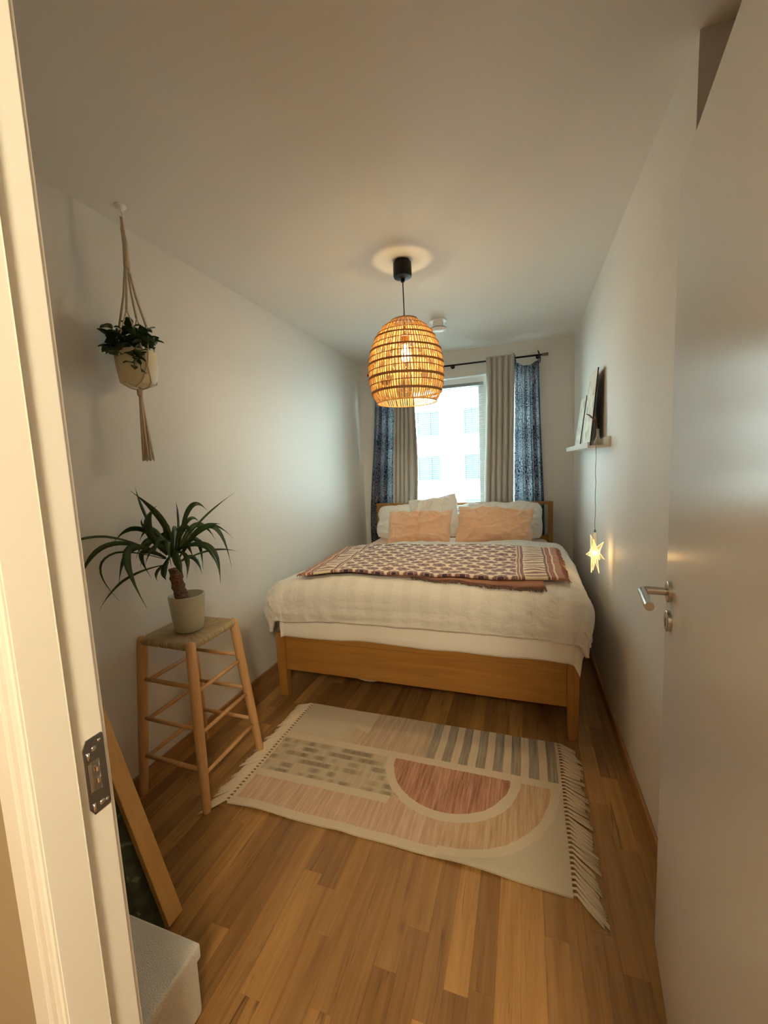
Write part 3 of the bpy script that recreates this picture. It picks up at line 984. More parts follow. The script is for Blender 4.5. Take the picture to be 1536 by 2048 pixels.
def bedding():
    # smooth white layer below the duvet
    def wrk1(s, t, p):
        hang = max(0.0, .66 - p[2])
        return .006 * fbm(s * 3.2, t * 3.0, 2.0) + hang * .05 * noise.noise(Vector((s * 5.0, 0, 7.7))) * 1.2
    A, N, TH, UV = draped(-1.395, .205, 2.132, 2.7, lambda x, y: MT + .012, .040, .115, .275, .315, 120, 64, wrk1, .03, .02, 3.0, .022, 3.0, None, .20)
    mb = close_slab(MB(), A, N, TH, UV)
    o = mb.build('under_blanket', M['under'], None, smooth=True, loc=(-.6, 2.2, .45))
    tag(o, 'smooth white layer showing below the crinkled duvet at the footboard', 'blanket')
    # duvet
    def wrk(s, t, p):
        a = .010 * fbm(s * 2.1, t * 2.1, 1.0) + .006 * fbm(s * 6, t * 7.5, 4.0)
        r = abs(noise.noise(Vector((s * 4.2 + 2 * noise.noise(Vector((s * 1.5, t * 1.5, 9))), t * 9.0, 5.0))))
        a += .007 * (1 - min(1, r * 3.0)) - .002
        hang = smst(.70, .55, p[2])
        a += hang * (.014 * noise.noise(Vector((s * 5.5, t * 2.0, 2.2))) + .006 * abs(noise.noise(Vector((s * 13.0, t * 9.0, 6.0)))))
        a += .012 * math.exp(-((t - 3.36) / .09) ** 2) * (.6 + .8 * noise.noise(Vector((s * 3.2, 1, 1))))
        a += hang * .03 * math.exp(-((s + .1) / .5) ** 2) * 0
        return a
    A, N, TH, UV = draped(-1.375, .205, 2.150, 3.44, duvet_top, .082, .310, .265, .255, 230, 200, wrk, .10, .012, 1.0, .055, 3.2, .150)
    mb = close_slab(MB(), A, N, TH, UV)
    o = mb.build('duvet', M['duvet'], None, smooth=True, loc=(-.6, 2.85, .70))
    tag(o, 'thick crinkled white duvet with faint stripes spread over the bed', 'duvet')
    # surface lookup for the throw
    top = {}
    O = A + N * (TH[..., None] * .5)
    for p in O.reshape(-1, 3):
        k = (int(math.floor(p[0] / .03)), int(math.floor(p[1] / .03)))
        if p[2] > top.get(k, -9): top[k] = p[2]
    def surf(x, y):
        i, j = x / .03 - .5, y / .03 - .5
        i0, j0 = math.floor(i), math.floor(j)
        v = 0; wsum = 0
        for a in (0, 1):
            for b in (0, 1):
                q = top.get((i0 + a, j0 + b))
                if q is None: continue
                w_ = (1 - abs(i - i0 - a)) * (1 - abs(j - j0 - b))
                v += q * w_; wsum += w_
        return v / wsum if wsum > 1e-6 else .70
    # throw: corners near-left, far-left, far-right, near-right
    t = thing('throw_blanket', 'folded cream cotton throw block-printed with brown flowers across the duvet', 'throw', (-.6, 2.6, .74))
    def sheet(C, nu, nv, lift, wave, uo, vo, fx=None):
        P, UV = [], []
        for i in range(nu):
            u = i / (nu - 1); row, ru = [], []
            for j in range(nv):
                v = j / (nv - 1)
                p = (1 - u) * (1 - v) * C[0] + (1 - u) * v * C[1] + u * v * C[2] + u * (1 - v) * C[3]
                x, y = p.x, p.y
                y += .016 * noise.noise(Vector((u * 3.1, v * .8, uo + 1))) + .012 * math.sin(u * 7) * (1 - v)
                x += .014 * noise.noise(Vector((u * .8, v * 4.2, uo + 5)))
                z = surf(x, y)
                z = max(z, (surf(x - .03, y) + surf(x + .03, y) + surf(x, y - .03) + surf(x, y + .03)) / 4)
                z += lift + wave * fbm(u * 5, v * 4, uo, 3)
                row.append((x, y, z)); ru.append((uo + u * 1.5, vo + v * .95))
            P.append(row); UV.append(ru)
        return P, UV
    C = [Vector(c) for c in ((-1.285, 2.135, 0), (-1.440, 3.130, 0), (.190, 2.930, 0), (.195, 2.200, 0))]
    C2 = [Vector(c) for c in ((-1.18, 2.23, 0), (-1.32, 3.02, 0), (.115, 2.88, 0), (.095, 2.108, 0))]
    P, UV = sheet(C2, 70, 40, .012, .004, 0, .3)
    A, N = normals(P); N = -N if N[10, 10, 2] < 0 else N
    lay = close_slab(MB(), A, N, np.full(A.shape[:2], .010), UV).build('lower_fold', M['terra'], t, smooth=True)
    P2, UV2 = sheet(C, 130, 80, .030, .006, 0, 0)
    A2, N2 = normals(P2); N2 = -N2 if N2[10, 10, 2] < 0 else N2
    close_slab(MB(), A2, N2, np.full(A2.shape[:2], .014), UV2).build('printed_fold', M['throw'], t, smooth=True)
    # fringes: ends of the printed fold and the front hem of the lower fold
    rr = random.Random(5)
    mb = MB()
    nu, nv = len(P2), len(P2[0])
    for i_, sg in ((0, -1), (nu - 1, 1)):
        for k in range(90):
            j = k / 89 * (nv - 1.001); j0 = int(j); f = j - j0
            p = Vector(P2[i_][j0]).lerp(Vector(P2[i_][min(j0 + 1, nv - 1)]), f)
            q = p + Vector((sg * rr.uniform(.018, .034), rr.uniform(-.012, .006), 0))
            q.z = surf(q.x, q.y) + rr.uniform(.006, .02)
            mb.tube([p, (p + q) / 2 + Vector((0, 0, .004)), q], [.004, .0035, .002], 5)
    f1 = mb.build('fringe', M['terra'], t, smooth=True); f1['kind'] = 'stuff'
    mb = MB()
    nu, nv = len(P), len(P[0])
    for k in range(150):
        i = (.45 + .55 * k / 149) * (nu - 1.001); i0 = int(i); f = i - i0
        p = Vector(P[i0][0]).lerp(Vector(P[min(i0 + 1, nu - 1)][0]), f)
        q = p + Vector((rr.uniform(.004, .016), -rr.uniform(.014, .026), 0)); q.z = min(p.z, surf(q.x, q.y) + .006)
        mb.tube([p, (p + q) / 2, q], [.0036, .003, .002], 5)
    f2 = mb.build('fringe', M['terra2'], t, smooth=True); f2['kind'] = 'stuff'
bedding()

def pillows():
    def pillow(name, label, cat, mat, c, wd, ht, th, lean, roll=0, yaw=0, seed=0, group=None, sharp=.5, sag=.0, rnd_c=.05, crs=.3, crease=0):
        nu, nv = 72, 52
        P1, P2, UV = [], [], []
        for i in range(nu):
            u = -1 + 2 * i / (nu - 1); r1, r2, ru = [], [], []
            for j in range(nv):
                v = -1 + 2 * j / (nv - 1)
                e = max(0.0, (1 - u * u) * (1 - v * v))
                t = th * .5 * e ** sharp
                # rounded corners, edges pulled in between them
                x = u * wd / 2 * (1 - .035 * (1 - v * v) * abs(u) ** 3 - rnd_c * abs(v) ** 5)
                z = v * ht / 2 * (1 - .07 * (1 - u * u) * abs(v) ** 3 - rnd_c * 1.3 * abs(u) ** 5)
                z -= sag * (1 - u * u) * (v + 1) / 2 * ht
                ca, sa = math.cos(crs), math.sin(crs)
                p_, q_ = u * ca + v * sa * .6, -u * sa + v * ca * .6
                w1 = .011 * fbm(u * 2.2 + seed, v * 2.0, seed) + .020 * (1 - min(1, 3.2 * abs(noise.noise(Vector((p_ * .9 + seed, q_ * 3.6, seed))))))
                w1 += .010 * (1 - min(1, 4 * abs(noise.noise(Vector((u * 3.4 + seed, v * 4.2, seed + 4))))))
                w1 += crease * -.028 * math.exp(-((u - .02) / .05) ** 2) * (.5 + .5 * abs(v))
                cr = .75
                edge = smst(0, .30, e)
                x += .014 * noise.noise(Vector((v * 2.6, seed, u))); z += .016 * noise.noise(Vector((u * 2.8, seed + 3, v)))
                r1.append((x, -t - w1 * edge * cr * 2.3 - .0015, z)); r2.append((x, t + .0015, z)); ru.append((u * wd / 2 + seed, v * ht / 2))
            P1.append(r1); P2.append(r2); UV.append(ru)
        mb = MB().grid(P1, UV).grid(P2, UV)
        n = (nu - 1) * (nv - 1)
        mb.f[n:] = [f[::-1] for f in mb.f[n:]]
        k = nu * nv
        rim = [i * nv for i in range(nu)] + [(nu - 1) * nv + j for j in range(1, nv)] + [i * nv + nv - 1 for i in range(nu - 2, -1, -1)] + [j for j in range(nv - 2, 0, -1)]
        for q in range(len(rim)):
            a, b = rim[q], rim[(q + 1) % len(rim)]
            mb.f.append((b, a, a + k, b + k))
        R = Matrix.Rotation(math.radians(yaw), 4, 'Z') @ Matrix.Rotation(math.radians(-lean), 4, 'X') @ Matrix.Rotation(math.radians(roll), 4, 'Y')
        me = mb.mesh(name, mat, smooth=True)
        me.transform(R)
        zmin = min(v.co.z for v in me.vertices)
        o = bpy.data.objects.new(name, me); COL.objects.link(o)
        o.location = (c[0], c[1], c[2] - zmin)
        tag(o, label, cat, group)
    pillow('pillow', 'white bed pillow behind the peach cushion tilted on the ledge side', 'pillow', M['white'], (-.215, 3.900, MT - .006), .76, .395, .20, 24, -1, 0, 1.1, sharp=.62, rnd_c=.11)
    pillow('pillow', 'white bed pillow behind the upright peach cushion by the stool wall', 'pillow', M['white'], (-1.050, 3.900, MT - .006), .74, .370, .20, 24, 1, 0, 3.3, sharp=.62, rnd_c=.11)
    pillow('pillow', 'crumpled white square pillow peeking up between the two peach cushions', 'pillow', M['white'], (-.800, 3.785, MT - .006), .46, .425, .085, 22, -9, 0, 5.2, sharp=.5, rnd_c=.0, crs=1.0)
    pillow('cushion', 'peach linen cushion standing straight with a crease down its middle', 'cushion', M['peach'], (-.920, 3.650, MT - .005), .60, .345, .19, 28, 0, 0, 7.7, sharp=.68, rnd_c=.02, crs=.2, crease=1)
    pillow('cushion', 'peach linen cushion wrinkled diagonally at its upper corner', 'cushion', M['peach'], (-.250, 3.650, MT - .005), .645, .350, .19, 29, 2.5, 0, 9.4, sharp=.68, rnd_c=.01, crs=.75)
pillows()

# ------------------------------------------------------------------ pendant lamp and ceiling valve
def lamp():
    cx, cy = -.616, 2.277
    L = thing('pendant_lamp', 'woven bamboo pendant lamp glowing over the bed', 'lamp', (cx, cy, ZC))
    MB().lathe([(0, 2.5), (.040, 2.5), (.049, 2.487), (.050, 2.425), (.047, 2.416), (.030, 2.410), (.012, 2.408), (.010, 2.392), (.004, 2.390), (0, 2.390)], 36, (cx, cy, 0)).build('ceiling_cup', M['black'], L, auto=True)
    MB().tube([(cx, cy, 2.395), (cx + .001, cy, 2.25), (cx, cy, 2.10)], .003, 8).build('cord', M['black'], L, smooth=True)
    so = MB().lathe([(0, 2.125), (.012, 2.122), (.019, 2.112), (.0205, 2.075), (.0245, 2.066), (.0245, 2.061), (0, 2.058)], 24, (cx, cy, 0)).build('socket', M['brass'], L, auto=True)
    prof = []
    for k in range(13):
        a = math.pi * k / 12
        prof.append((max(1e-7, .030 * math.sin(a)), 2.005 - .030 * math.cos(a)))
    prof = [(1e-7, 1.975)] + prof[1:10] + [(.014, 2.045), (.013, 2.060)]
    MB().lathe(prof, 24, (cx, cy, 0)).build('bulb', M['bulb'], L, smooth=True)
    pr = [(2.192, .070), (2.170, .105), (2.143, .134), (2.116, .154), (2.07, .179), (2.03, .194), (1.99, .2035), (1.95, .2085), (1.915, .210), (1.88, .2085), (1.845, .2035), (1.81, .195), (1.780, .182), (1.752, .166)]
    def rad(z):
        for (za, ra), (zb, rb) in zip(pr, pr[1:]):
            if zb <= z <= za: return ra + (rb - ra) * (za - z) / (za - zb)
        return pr[-1][1] if z < 1.8 else pr[0][1]
    rr = random.Random(2)
    mb = MB()
    n = 84
    for k in range(n):
        a0 = 2 * math.pi * (k + rr.uniform(-.12, .12)) / n
        tw = rr.uniform(-.014, .014)
        half = k % 2 and True
        pts = []
        zs = [p[0] for p in pr]
        if half: zs = [z for z in zs if z < 2.15]
        for q, z in enumerate(zs):
            a = a0 + tw * math.sin(q * .7 + k)
            r_ = rad(z) - .002
            pts.append((a, r_, z))
        vs, fs = [], []
        for (a, r_, z) in pts:
            da = math.pi / n * (.52 if r_ > .14 else (.50 if half else 1.0 + .8 * smst(.14, .08, r_)))
            for (aa, r2) in ((a - da, r_ - .0009), (a + da, r_ - .0009), (a + da, r_ + .0009), (a - da, r_ + .0009)):
                vs.append((cx + r2 * math.cos(aa), cy + r2 * math.sin(aa), z))
        for i in range(len(pts) - 1):
            for e in range(4):
                fs.append((i * 4 + e, i * 4 + (e + 1) % 4, i * 4 + 4 + (e + 1) % 4, i * 4 + 4 + e))
        mb.add(vs, fs)
    o = mb.build('shade_strips', M['bamboo'], L); o['kind'] = 'stuff'
    for z, th in ((2.191, .0028), (2.152, .0018), (2.120, .0018), (2.094, .0040), (2.060, .0018), (2.024, .0046), (1.990, .0018), (1.953, .0052), (1.918, .0018), (1.880, .0064), (1.845, .0018), (1.806, .0062)):
        r_ = rad(z)
        N_ = 84
        pts = [(cx + (r_ + .0008 * math.sin(k * N_ / 4)) * math.cos(2 * math.pi * k / N_), cy + r_ * math.sin(2 * math.pi * k / N_), z + .0018 * math.sin(2 * math.pi * k / N_ * 2 + z * 90)) for k in range(N_)]
        ring = MB()
        vs, fs = [], []
        for k, p in enumerate(pts):
            c = Vector((p[0] - cx, p[1] - cy, 0)).normalized()
            for (dr, dz) in ((-.0028, -th), (.0020, -th), (.0020, th), (-.0028, th)):
                q = Vector(p) + c * dr; vs.append((q.x, q.y, q.z + dz))
        for k in range(N_):
            k2 = (k + 1) % N_
            for e in range(4): fs.append((k * 4 + e, k2 * 4 + e, k2 * 4 + (e + 1) % 4, k * 4 + (e + 1) % 4))
        ring.add(vs, fs).build('cane_ring', M['cane'], L, smooth=False)
    MB().tube([(cx + .166 * math.cos(2 * math.pi * k / 64), cy + .166 * math.sin(2 * math.pi * k / 64), 1.752) for k in range(64)], .0035, 6, closed=True).build('rim_ring', M['bamboo'], L, smooth=True)
    for k in range(3):
        a = 2 * math.pi * k / 3 + .4
        MB().tube([(cx + .012 * math.cos(a), cy + .012 * math.sin(a), 2.118), (cx + .100 * math.cos(a), cy + .100 * math.sin(a), 2.172)], .0012, 6).build('spoke', M['cane'], L)
    # ceiling air valve
    vx, vy = -.62, 3.29
    V = thing('ceiling_air_valve', 'white round ventilation valve with a raised disc on the ceiling', 'air vent', (vx, vy, ZC))
    MB().lathe([(.066, 2.5), (.068, 2.497), (.066, 2.493), (.046, 2.490), (0, 2.490)], 40, (vx, vy, 0)).build('collar', M['whitepl'], V, auto=True)
    MB().lathe([(.040, 2.490), (.040, 2.440), (0, 2.440)], 32, (vx, vy, 0)).build('neck', M['whitepl'], V, auto=True)
    MB().lathe([(0, 2.443), (.063, 2.443), (.064, 2.440), (.064, 2.439)], 40, (vx, vy, 0)).build('gasket', M['black'], V, auto=True)
    MB().lathe([(.064, 2.439), (.065, 2.436), (.060, 2.430), (.030, 2.421), (0, 2.419)], 40, (vx, vy, 0)).build('disc', M['whitepl'], V, auto=True)
lamp()

# ------------------------------------------------------------------ stool and potted yucca
def stool():
    feet = [Vector(p) for p in ((-1.262, 1.228, 0), (-1.275, 1.615, 0), (-1.618, 1.615, 0), (-1.615, 1.232, 0))]
    tops = [Vector(p) for p in ((-1.318, 1.283, .712), (-1.328, 1.560, .712), (-1.592, 1.556, .712), (-1.590, 1.288, .712))]
    c = Vector((-1.45, 1.42, 0))
    s = thing('stool', 'pale wooden stool with splayed legs and a woven rush seat', 'stool', c)
    def at(i, z): return feet[i].lerp(tops[i], z / .712)
    for i in range(4):
        zs = [0, .004, .02, .25, .5, .66, .695, .706, .712]
        rs = [.0150, .0165, .0175, .0205, .0215, .0210, .0195, .0150, .006]
        MB().tube([at(i, z) for z in zs], rs, 16).build('leg', M['stool'], s, auto=True)
    for i in range(4):
        j = (i + 1) % 4
        off = .012 if i % 2 else -.012
        for z in (.165, .335, .510):
            MB().tube([at(i, z + off), (at(i, z + off) + at(j, z + off)) / 2, at(j, z + off)], [.008, .0098, .008], 10).build('rung', M['stool'], s, smooth=True)
    # rush seat: four triangular fields sagging towards the diagonals, rolled rim
    seat_z = .690
    sb = thing  # keep names short
    mid = (at(0, seat_z) + at(1, seat_z) + at(2, seat_z) + at(3, seat_z)) / 4
    mb = MB()
    for i in range(4):
        a, b = at(i, seat_z), at((i + 1) % 4, seat_z)
        d = (mid - (a + b) / 2); d.z = 0; d.normalize()
        P, UV = [], []
        nu, nv = 25, 14
        for k in range(nu):
            u = k / (nu - 1); row, ru = [], []
            e = a.lerp(b, u)
            for l in range(nv):
                if l < 8:               # roll over the seat rail
                    an = math.pi * 1.30 * (1 - l / 7) - math.pi * .0
                    r_ = .0165 + .0012 * math.sin(u * 60)
                    p = e + d * (-math.sin(an) * r_) + Vector((0, 0, math.cos(an) * r_))
                else:
                    q = (l - 7) / (nv - 8)
                    tip = mid.lerp(e, .02)
                    p = (e + Vector((0, 0, .0165))).lerp(Vector((tip.x, tip.y, seat_z + .010)), q)
                    p.z += -.004 * math.sin(math.pi * q) + .0010 * math.sin(u * 70)
                row.append(p); ru.append((u * .28, l * .01 + i))
            P.append(row); UV.append(ru)
        mb.grid(P, UV)
    mb.build('rush_seat', M['rush'], s, smooth=True)
    # yucca
    pc = Vector((-1.452, 1.420, .7035))
    Y = thing('potted_yucca', 'yucca with long dark leaves in a grey green pot standing on the stool', 'potted plant', pc)
    MB().lathe([(0, 0), (.054, 0), (.060, .006), (.070, .07), (.0765, .155), (.0765, .162), (.072, .164), (.069, .160), (.066, .125), (0, .125)], 44, pc).build('pot', M['pot'], Y, auto=True)
    MB().lathe([(.0, .1265), (.0665, .1265), (.0665, .128), (.04, .1325), (0, .134)], 26, pc).build('soil', M['soil'], Y, smooth=True)
    R = Vector((.70, .714, 0)); F = Vector((-.714, .70, 0))      # across and away
    tb = pc + Vector((0, 0, .125)) - R * .010
    tt = pc + Vector((0, 0, .288)) - R * .036
    pts, rs = [], []
    for k in range(13):
        q = k / 12
        p = tb.lerp(tt, q) - R * (.006 * math.sin(math.pi * q)); pts.append(p)
        rs.append(.0285 - .004 * q + .0016 * math.sin(k * 2.3) + (.002 if k % 3 == 0 else 0))
    MB().tube(pts, rs, 18).build('trunk', M['trunk'], Y, smooth=True)
    rr = random.Random(11)
    px, pz = .00216, .00236                         # metres per photograph pixel at the plant
    base_px = (357, 1118)
    lv = [  # control points (photo pixels relative to the crown), width in metres, depth offset of the tip
        [(318, 1090), (232, 1057), (162, 1081), .012, -.02], [(322, 1097), (250, 1072), (201, 1137), .026, -.10],
        [(325, 1108), (240, 1098), (254, 1182), .011, .06], [(330, 1108), (286, 1088), (256, 1152), .030, .02],
        [(337, 1128), (270, 1142), (223, 1187), .013, .04], [(330, 1103), (281, 1086), (304, 1186), .036, -.12],
        [(332, 1108), (300, 1100), (311, 1152), .026, .08], [(338, 1095), (318, 1052), (337, 1011), .040, -.04],
        [(331, 1088), (313, 1030), (299, 976), .015, .10], [(354, 1085), (344, 1040), (296, 981), .034, -.06],
        [(371, 1085), (372, 1045), (371, 1008), .013, .05], [(377, 1080), (396, 1020), (428, 1028), .026, -.03],
        [(384, 1082), (415, 1047), (487, 998), .012, .02], [(388, 1076), (414, 1060), (448, 1052), .030, -.10],
        [(385, 1092), (424, 1058), (479, 1093), .015, .06], [(388, 1098), (434, 1058), (463, 1138), .024, -.08],
        [(380, 1125), (430, 1108), (483, 1118), .013, .03], [(374, 1080), (424, 1096), (437, 1161), .036, -.13],
        [(378, 1108), (402, 1084), (411, 1148), .028, .06], [(378, 1125), (394, 1118), (407, 1153), .024, .02],
        [(358, 1078), (362, 1110), (372, 1142), .042, -.11], [(342, 1088), (300, 1053), (253, 1076), .028, .05],
        [(340, 1122), (326, 1132), (324, 1150), .016, -.03], [(366, 1070), (392, 1046), (413, 1056), .020, .10],
        [(345, 1100), (338, 1130), (341, 1147), .030, -.07], [(352, 1095), (349, 1075), (352, 1120), .034, -.10],
        [(362, 1090), (380, 1110), (377, 1148), .026, -.09], [(330, 1080), (310, 1056), (306, 1037), .014, .09]]
    for k in range(20):
        an = rr.uniform(0, 2 * math.pi); ln = rr.uniform(22, 70)
        ex, ey = math.cos(an) * ln, rr.uniform(-30, 45)
        lv.append([(357 + ex * .15, 1105), (357 + ex * .7, 1085 - ey * .5 - 8), (357 + ex * 1.25, 1100 - ey * .4 + rr.uniform(-40, 30)), rr.uniform(.018, .036), math.sin(an) * .14])
    crown = tt + Vector((0, 0, .036))
    def w3(p, dep):
        return crown + R * ((p[0] - base_px[0]) * px) + Vector((0, 0, (base_px[1] - p[1]) * pz)) + F * dep
    for idx, (p0, p1, p2, wd, dep) in enumerate(lv):
        wd *= .84
        a = crown + (w3(p0, dep * .12) - crown) * .55
        a = Vector((a.x, a.y, a.z))
        b, c_ = w3(p1, dep * .6), w3(p2, dep)
        # gentle quadratic through the middle point
        ctrl = b * 2 - (a + c_) * .5
        nseg = 14
        P = [[], [], []]
        prev = None
        for k in range(nseg + 1):
            t = k / nseg
            q = a * (1 - t) ** 2 + ctrl * (2 * t * (1 - t)) + c_ * t * t
            tg = ((ctrl - a) * (1 - t) + (c_ - ctrl) * t).normalized()
            sd_ = tg.cross(F)
            if sd_.length < .2: sd_ = tg.cross(Vector((0, 0, 1)))
            sd_.normalize()
            nn_ = sd_.cross(tg)
            sd_ = (sd_ + nn_ * (.35 if idx % 2 else -.35)).normalized()
            ww = wd * .5 * (.36 + .64 * smst(0, .45, t)) * (1 - smst(.58, 1.0, t) * .97)
            lim = XL + .014 + ww
            if q.x < lim: q -= F * ((lim - q.x) / .714)
            P[0].append(q - sd_ * ww + nn_ * ww * .25); P[1].append(q); P[2].append(q + sd_ * ww + nn_ * ww * .25)
        MB().grid(P).build('leaf', M['yucca'], Y, smooth=True, solid=.0012)
stool()

# ------------------------------------------------------------------ hanging plant
def hanging():
    hx, hy = -1.545, 1.372
    h = thing('macrame_hanger', 'cream macrame plant hanger with a long tassel hanging from the ceiling', 'plant hanger', (hx, hy, ZC))
    MB().lathe([(0, 2.5), (.022, 2.5), (.023, 2.497), (.014, 2.488), (.005, 2.486), (0, 2.486)], 24, (hx, hy, 0)).build('ceiling_plate', M['whitepl'], h, auto=True)
    MB().tube([(hx, hy, 2.487), (hx, hy, 2.476), (hx + .006, hy, 2.470), (hx + .008, hy, 2.462), (hx, hy, 2.455), (hx - .008, hy, 2.462)], .0022, 8).build('hook', M['whitepl'], h, smooth=True)
    MB().tube([(hx, hy, 2.458), (hx + .002, hy, 2.43), (hx, hy, 2.41)], [.006, .007, .009], 10).build('top_loop', M['cord'], h, smooth=True)
    MB().tube([(hx, hy, 2.415), (hx + .004, hy + .002, 2.36), (hx + .003, hy, 2.27), (hx + .002, hy, 2.235)], [.008, .011, .013, .008], 10).build('wrapped_knot', M['cord'], h, smooth=True)
    pot_r, zr, zb = .078, 1.925, 1.787
    rr = random.Random(4)
    for k in range(4):
        a = math.radians(30 + 90 * k)
        dx, dy = math.cos(a), math.sin(a)
        zf = 2.03 + .05 * (k % 2)
        st = Vector((hx + .006 * dx, hy + .006 * dy, 2.27))
        fk = Vector((hx + .052 * dx, hy + .052 * dy, zf))
        MB().tube([st, st.lerp(fk, .5) - Vector((dx, dy, 0)) * .006, fk], [.0042, .0050, .0046], 8).build('cord', M['cord'], h, smooth=True)
        for sgn in (-1, 1):
            a2 = a + sgn * math.radians(38)
            pts = [fk, (hx + (pot_r + .004) * math.cos(a2), hy + (pot_r + .004) * math.sin(a2), 1.915),
                   (hx + (pot_r + .005) * math.cos(a + sgn * .78), hy + (pot_r + .005) * math.sin(a + sgn * .78), 1.86),
                   (hx + (pot_r * .86) * math.cos(a + sgn * .5), hy + (pot_r * .86) * math.sin(a + sgn * .5), 1.797),
                   (hx + .035 * dx, hy + .035 * dy, 1.781), (hx + .004 * dx, hy + .004 * dy, 1.772)]
            MB().tube(pts, .0028, 7).build('cord', M['cord'], h, smooth=True)
    MB().tube([(hx, hy, 1.783), (hx, hy, 1.770), (hx, hy, 1.752), (hx, hy, 1.742)], [.006, .012, .0115, .007], 10).build('gathering_knot', M['cord'], h, smooth=True)
    mb = MB()
    for k in range(26):
        a = rr.uniform(0, 6.283); r0 = .007 * math.sqrt(rr.random()); r1 = .030 * math.sqrt(rr.random())
        zend = 1.478 + rr.uniform(-.008, .010)
        mb.tube([(hx + r0 * math.cos(a), hy + r0 * math.sin(a), 1.748), (hx + (r0 * .6 + r1 * .45) * math.cos(a), hy + (r0 * .6 + r1 * .45) * math.sin(a), 1.63), (hx + r1 * math.cos(a), hy + r1 * math.sin(a), zend)], [.0030, .0030, .0026], 6)
    o = mb.build('tassel', M['cord'], h, smooth=True); o['kind'] = 'stuff'
    # pot with plant
    p = thing('hanging_plant', 'small leafy plant spilling over a cream pot in the macrame hanger', 'potted plant', (hx, hy, zb))
    MB().lathe([(0, zb), (.040, zb), (.060, zb + .006), (.072, zb + .028), (pot_r, zb + .075), (pot_r, zr), (pot_r - .004, zr + .002), (pot_r - .006, zr - .004), (pot_r - .010, zr - .03), (0, zr - .03)], 40, (hx, hy, 0)).build('pot', M['creampot'], p, auto=True)
    MB().lathe([(0, zr - .029), (pot_r - .0105, zr - .029), (pot_r - .0105, zr - .026), (.03, zr - .018), (0, zr - .016)], 24, (hx, hy, 0)).build('soil', M['soil'], p, smooth=True)
    # one oval leaf, shared
    P = []
    for i in range(9):
        t = i / 8
        w_ = .5 * math.sin(math.pi * (t ** .8)) ** .75 * .62
        P.append([(s * w_, t, .10 * (s * s) + .16 * math.sin(math.pi * t * .9) - .05 * t) for s in (-1, -.5, 0, .5, 1)])
    lm = MB().grid(P).mesh('leaf', M['jade'], smooth=True)
    R = Vector((.748, -.663, 0)); F = Vector((-.748, 1.0, 0)).normalized(); R = Vector((.80, .60, 0)); F = Vector((-.60, .80, 0))
    stems = [(-.085, .085, -.01), (-.10, .045, -.03), (-.045, .075, .02), (.0, .085, -.03), (.03, .08, .02), (.055, .06, -.04), (.075, .03, .0), (-.06, .03, -.07), (.02, .03, -.085), (.05, .01, -.07), (-.02, .055, .05), (-.09, -.01, -.05), (.012, -.105, -.10), (.035, -.110, -.092), (-.05, -.050, -.092), (-.075, -.030, -.07), (-.03, .06, -.06), (.03, .05, -.06), (-.07, .06, .01), (.0, .02, -.05), (.06, .045, .03)]
    for (a, b, c) in stems:
        base = Vector((hx, hy, zr - .02)) + R * (a * .25) + F * (c * .3)
        tip = Vector((hx, hy, zr + .012)) + R * a * .92 + F * c + Vector((0, 0, b))
        tip.x = max(tip.x, XL + .05)
        mid = (base + tip) / 2 + Vector((0, 0, .022)) + R * (a * .1)
        if b < -.02: mid = Vector((hx, hy, zr + .016)) + R * a * .85 + F * (c * .95)
        pts = [base * (1 - t) ** 2 + mid * 2 * t * (1 - t) + tip * t * t for t in (0, .2, .4, .6, .8, 1)]
        MB().tube(pts, [.0022, .002, .0019, .0017, .0015, .001], 6).build('stem', M['stem'], p, smooth=True)
        for k, q in enumerate((.45, .7, .88, 1.0)):
            pt = base * (1 - q) ** 2 + mid * 2 * q * (1 - q) + tip * q * q
            for s_ in ((-1, 1) if q < .99 else (0,)):
                if rr.random() < .12: continue
                az = math.atan2((tip - base).y, (tip - base).x) + s_ * rr.uniform(.7, 1.5) + rr.uniform(-.3, .3)
                el = rr.uniform(-.45, .65)
                sc = rr.uniform(.036, .054) * (1.05 if q < .9 else .9)
                d = Vector((math.cos(az) * math.cos(el), math.sin(az) * math.cos(el), math.sin(el)))
                if (pt + d * sc).x < XL + .012: d.x = abs(d.x)
                sd_ = d.cross(Vector((0, 0, 1))).normalized(); n_ = sd_.cross(d)
                Mx = Matrix(((sd_.x, d.x, n_.x), (sd_.y, d.y, n_.y), (sd_.z, d.z, n_.z))).to_4x4() @ Matrix.Rotation(rr.uniform(-.7, .7), 4, 'Y') @ Matrix.Diagonal((sc, sc, sc, 1))
                Mx.translation = pt
                inst('leaf', lm, p, Mx)
hanging()

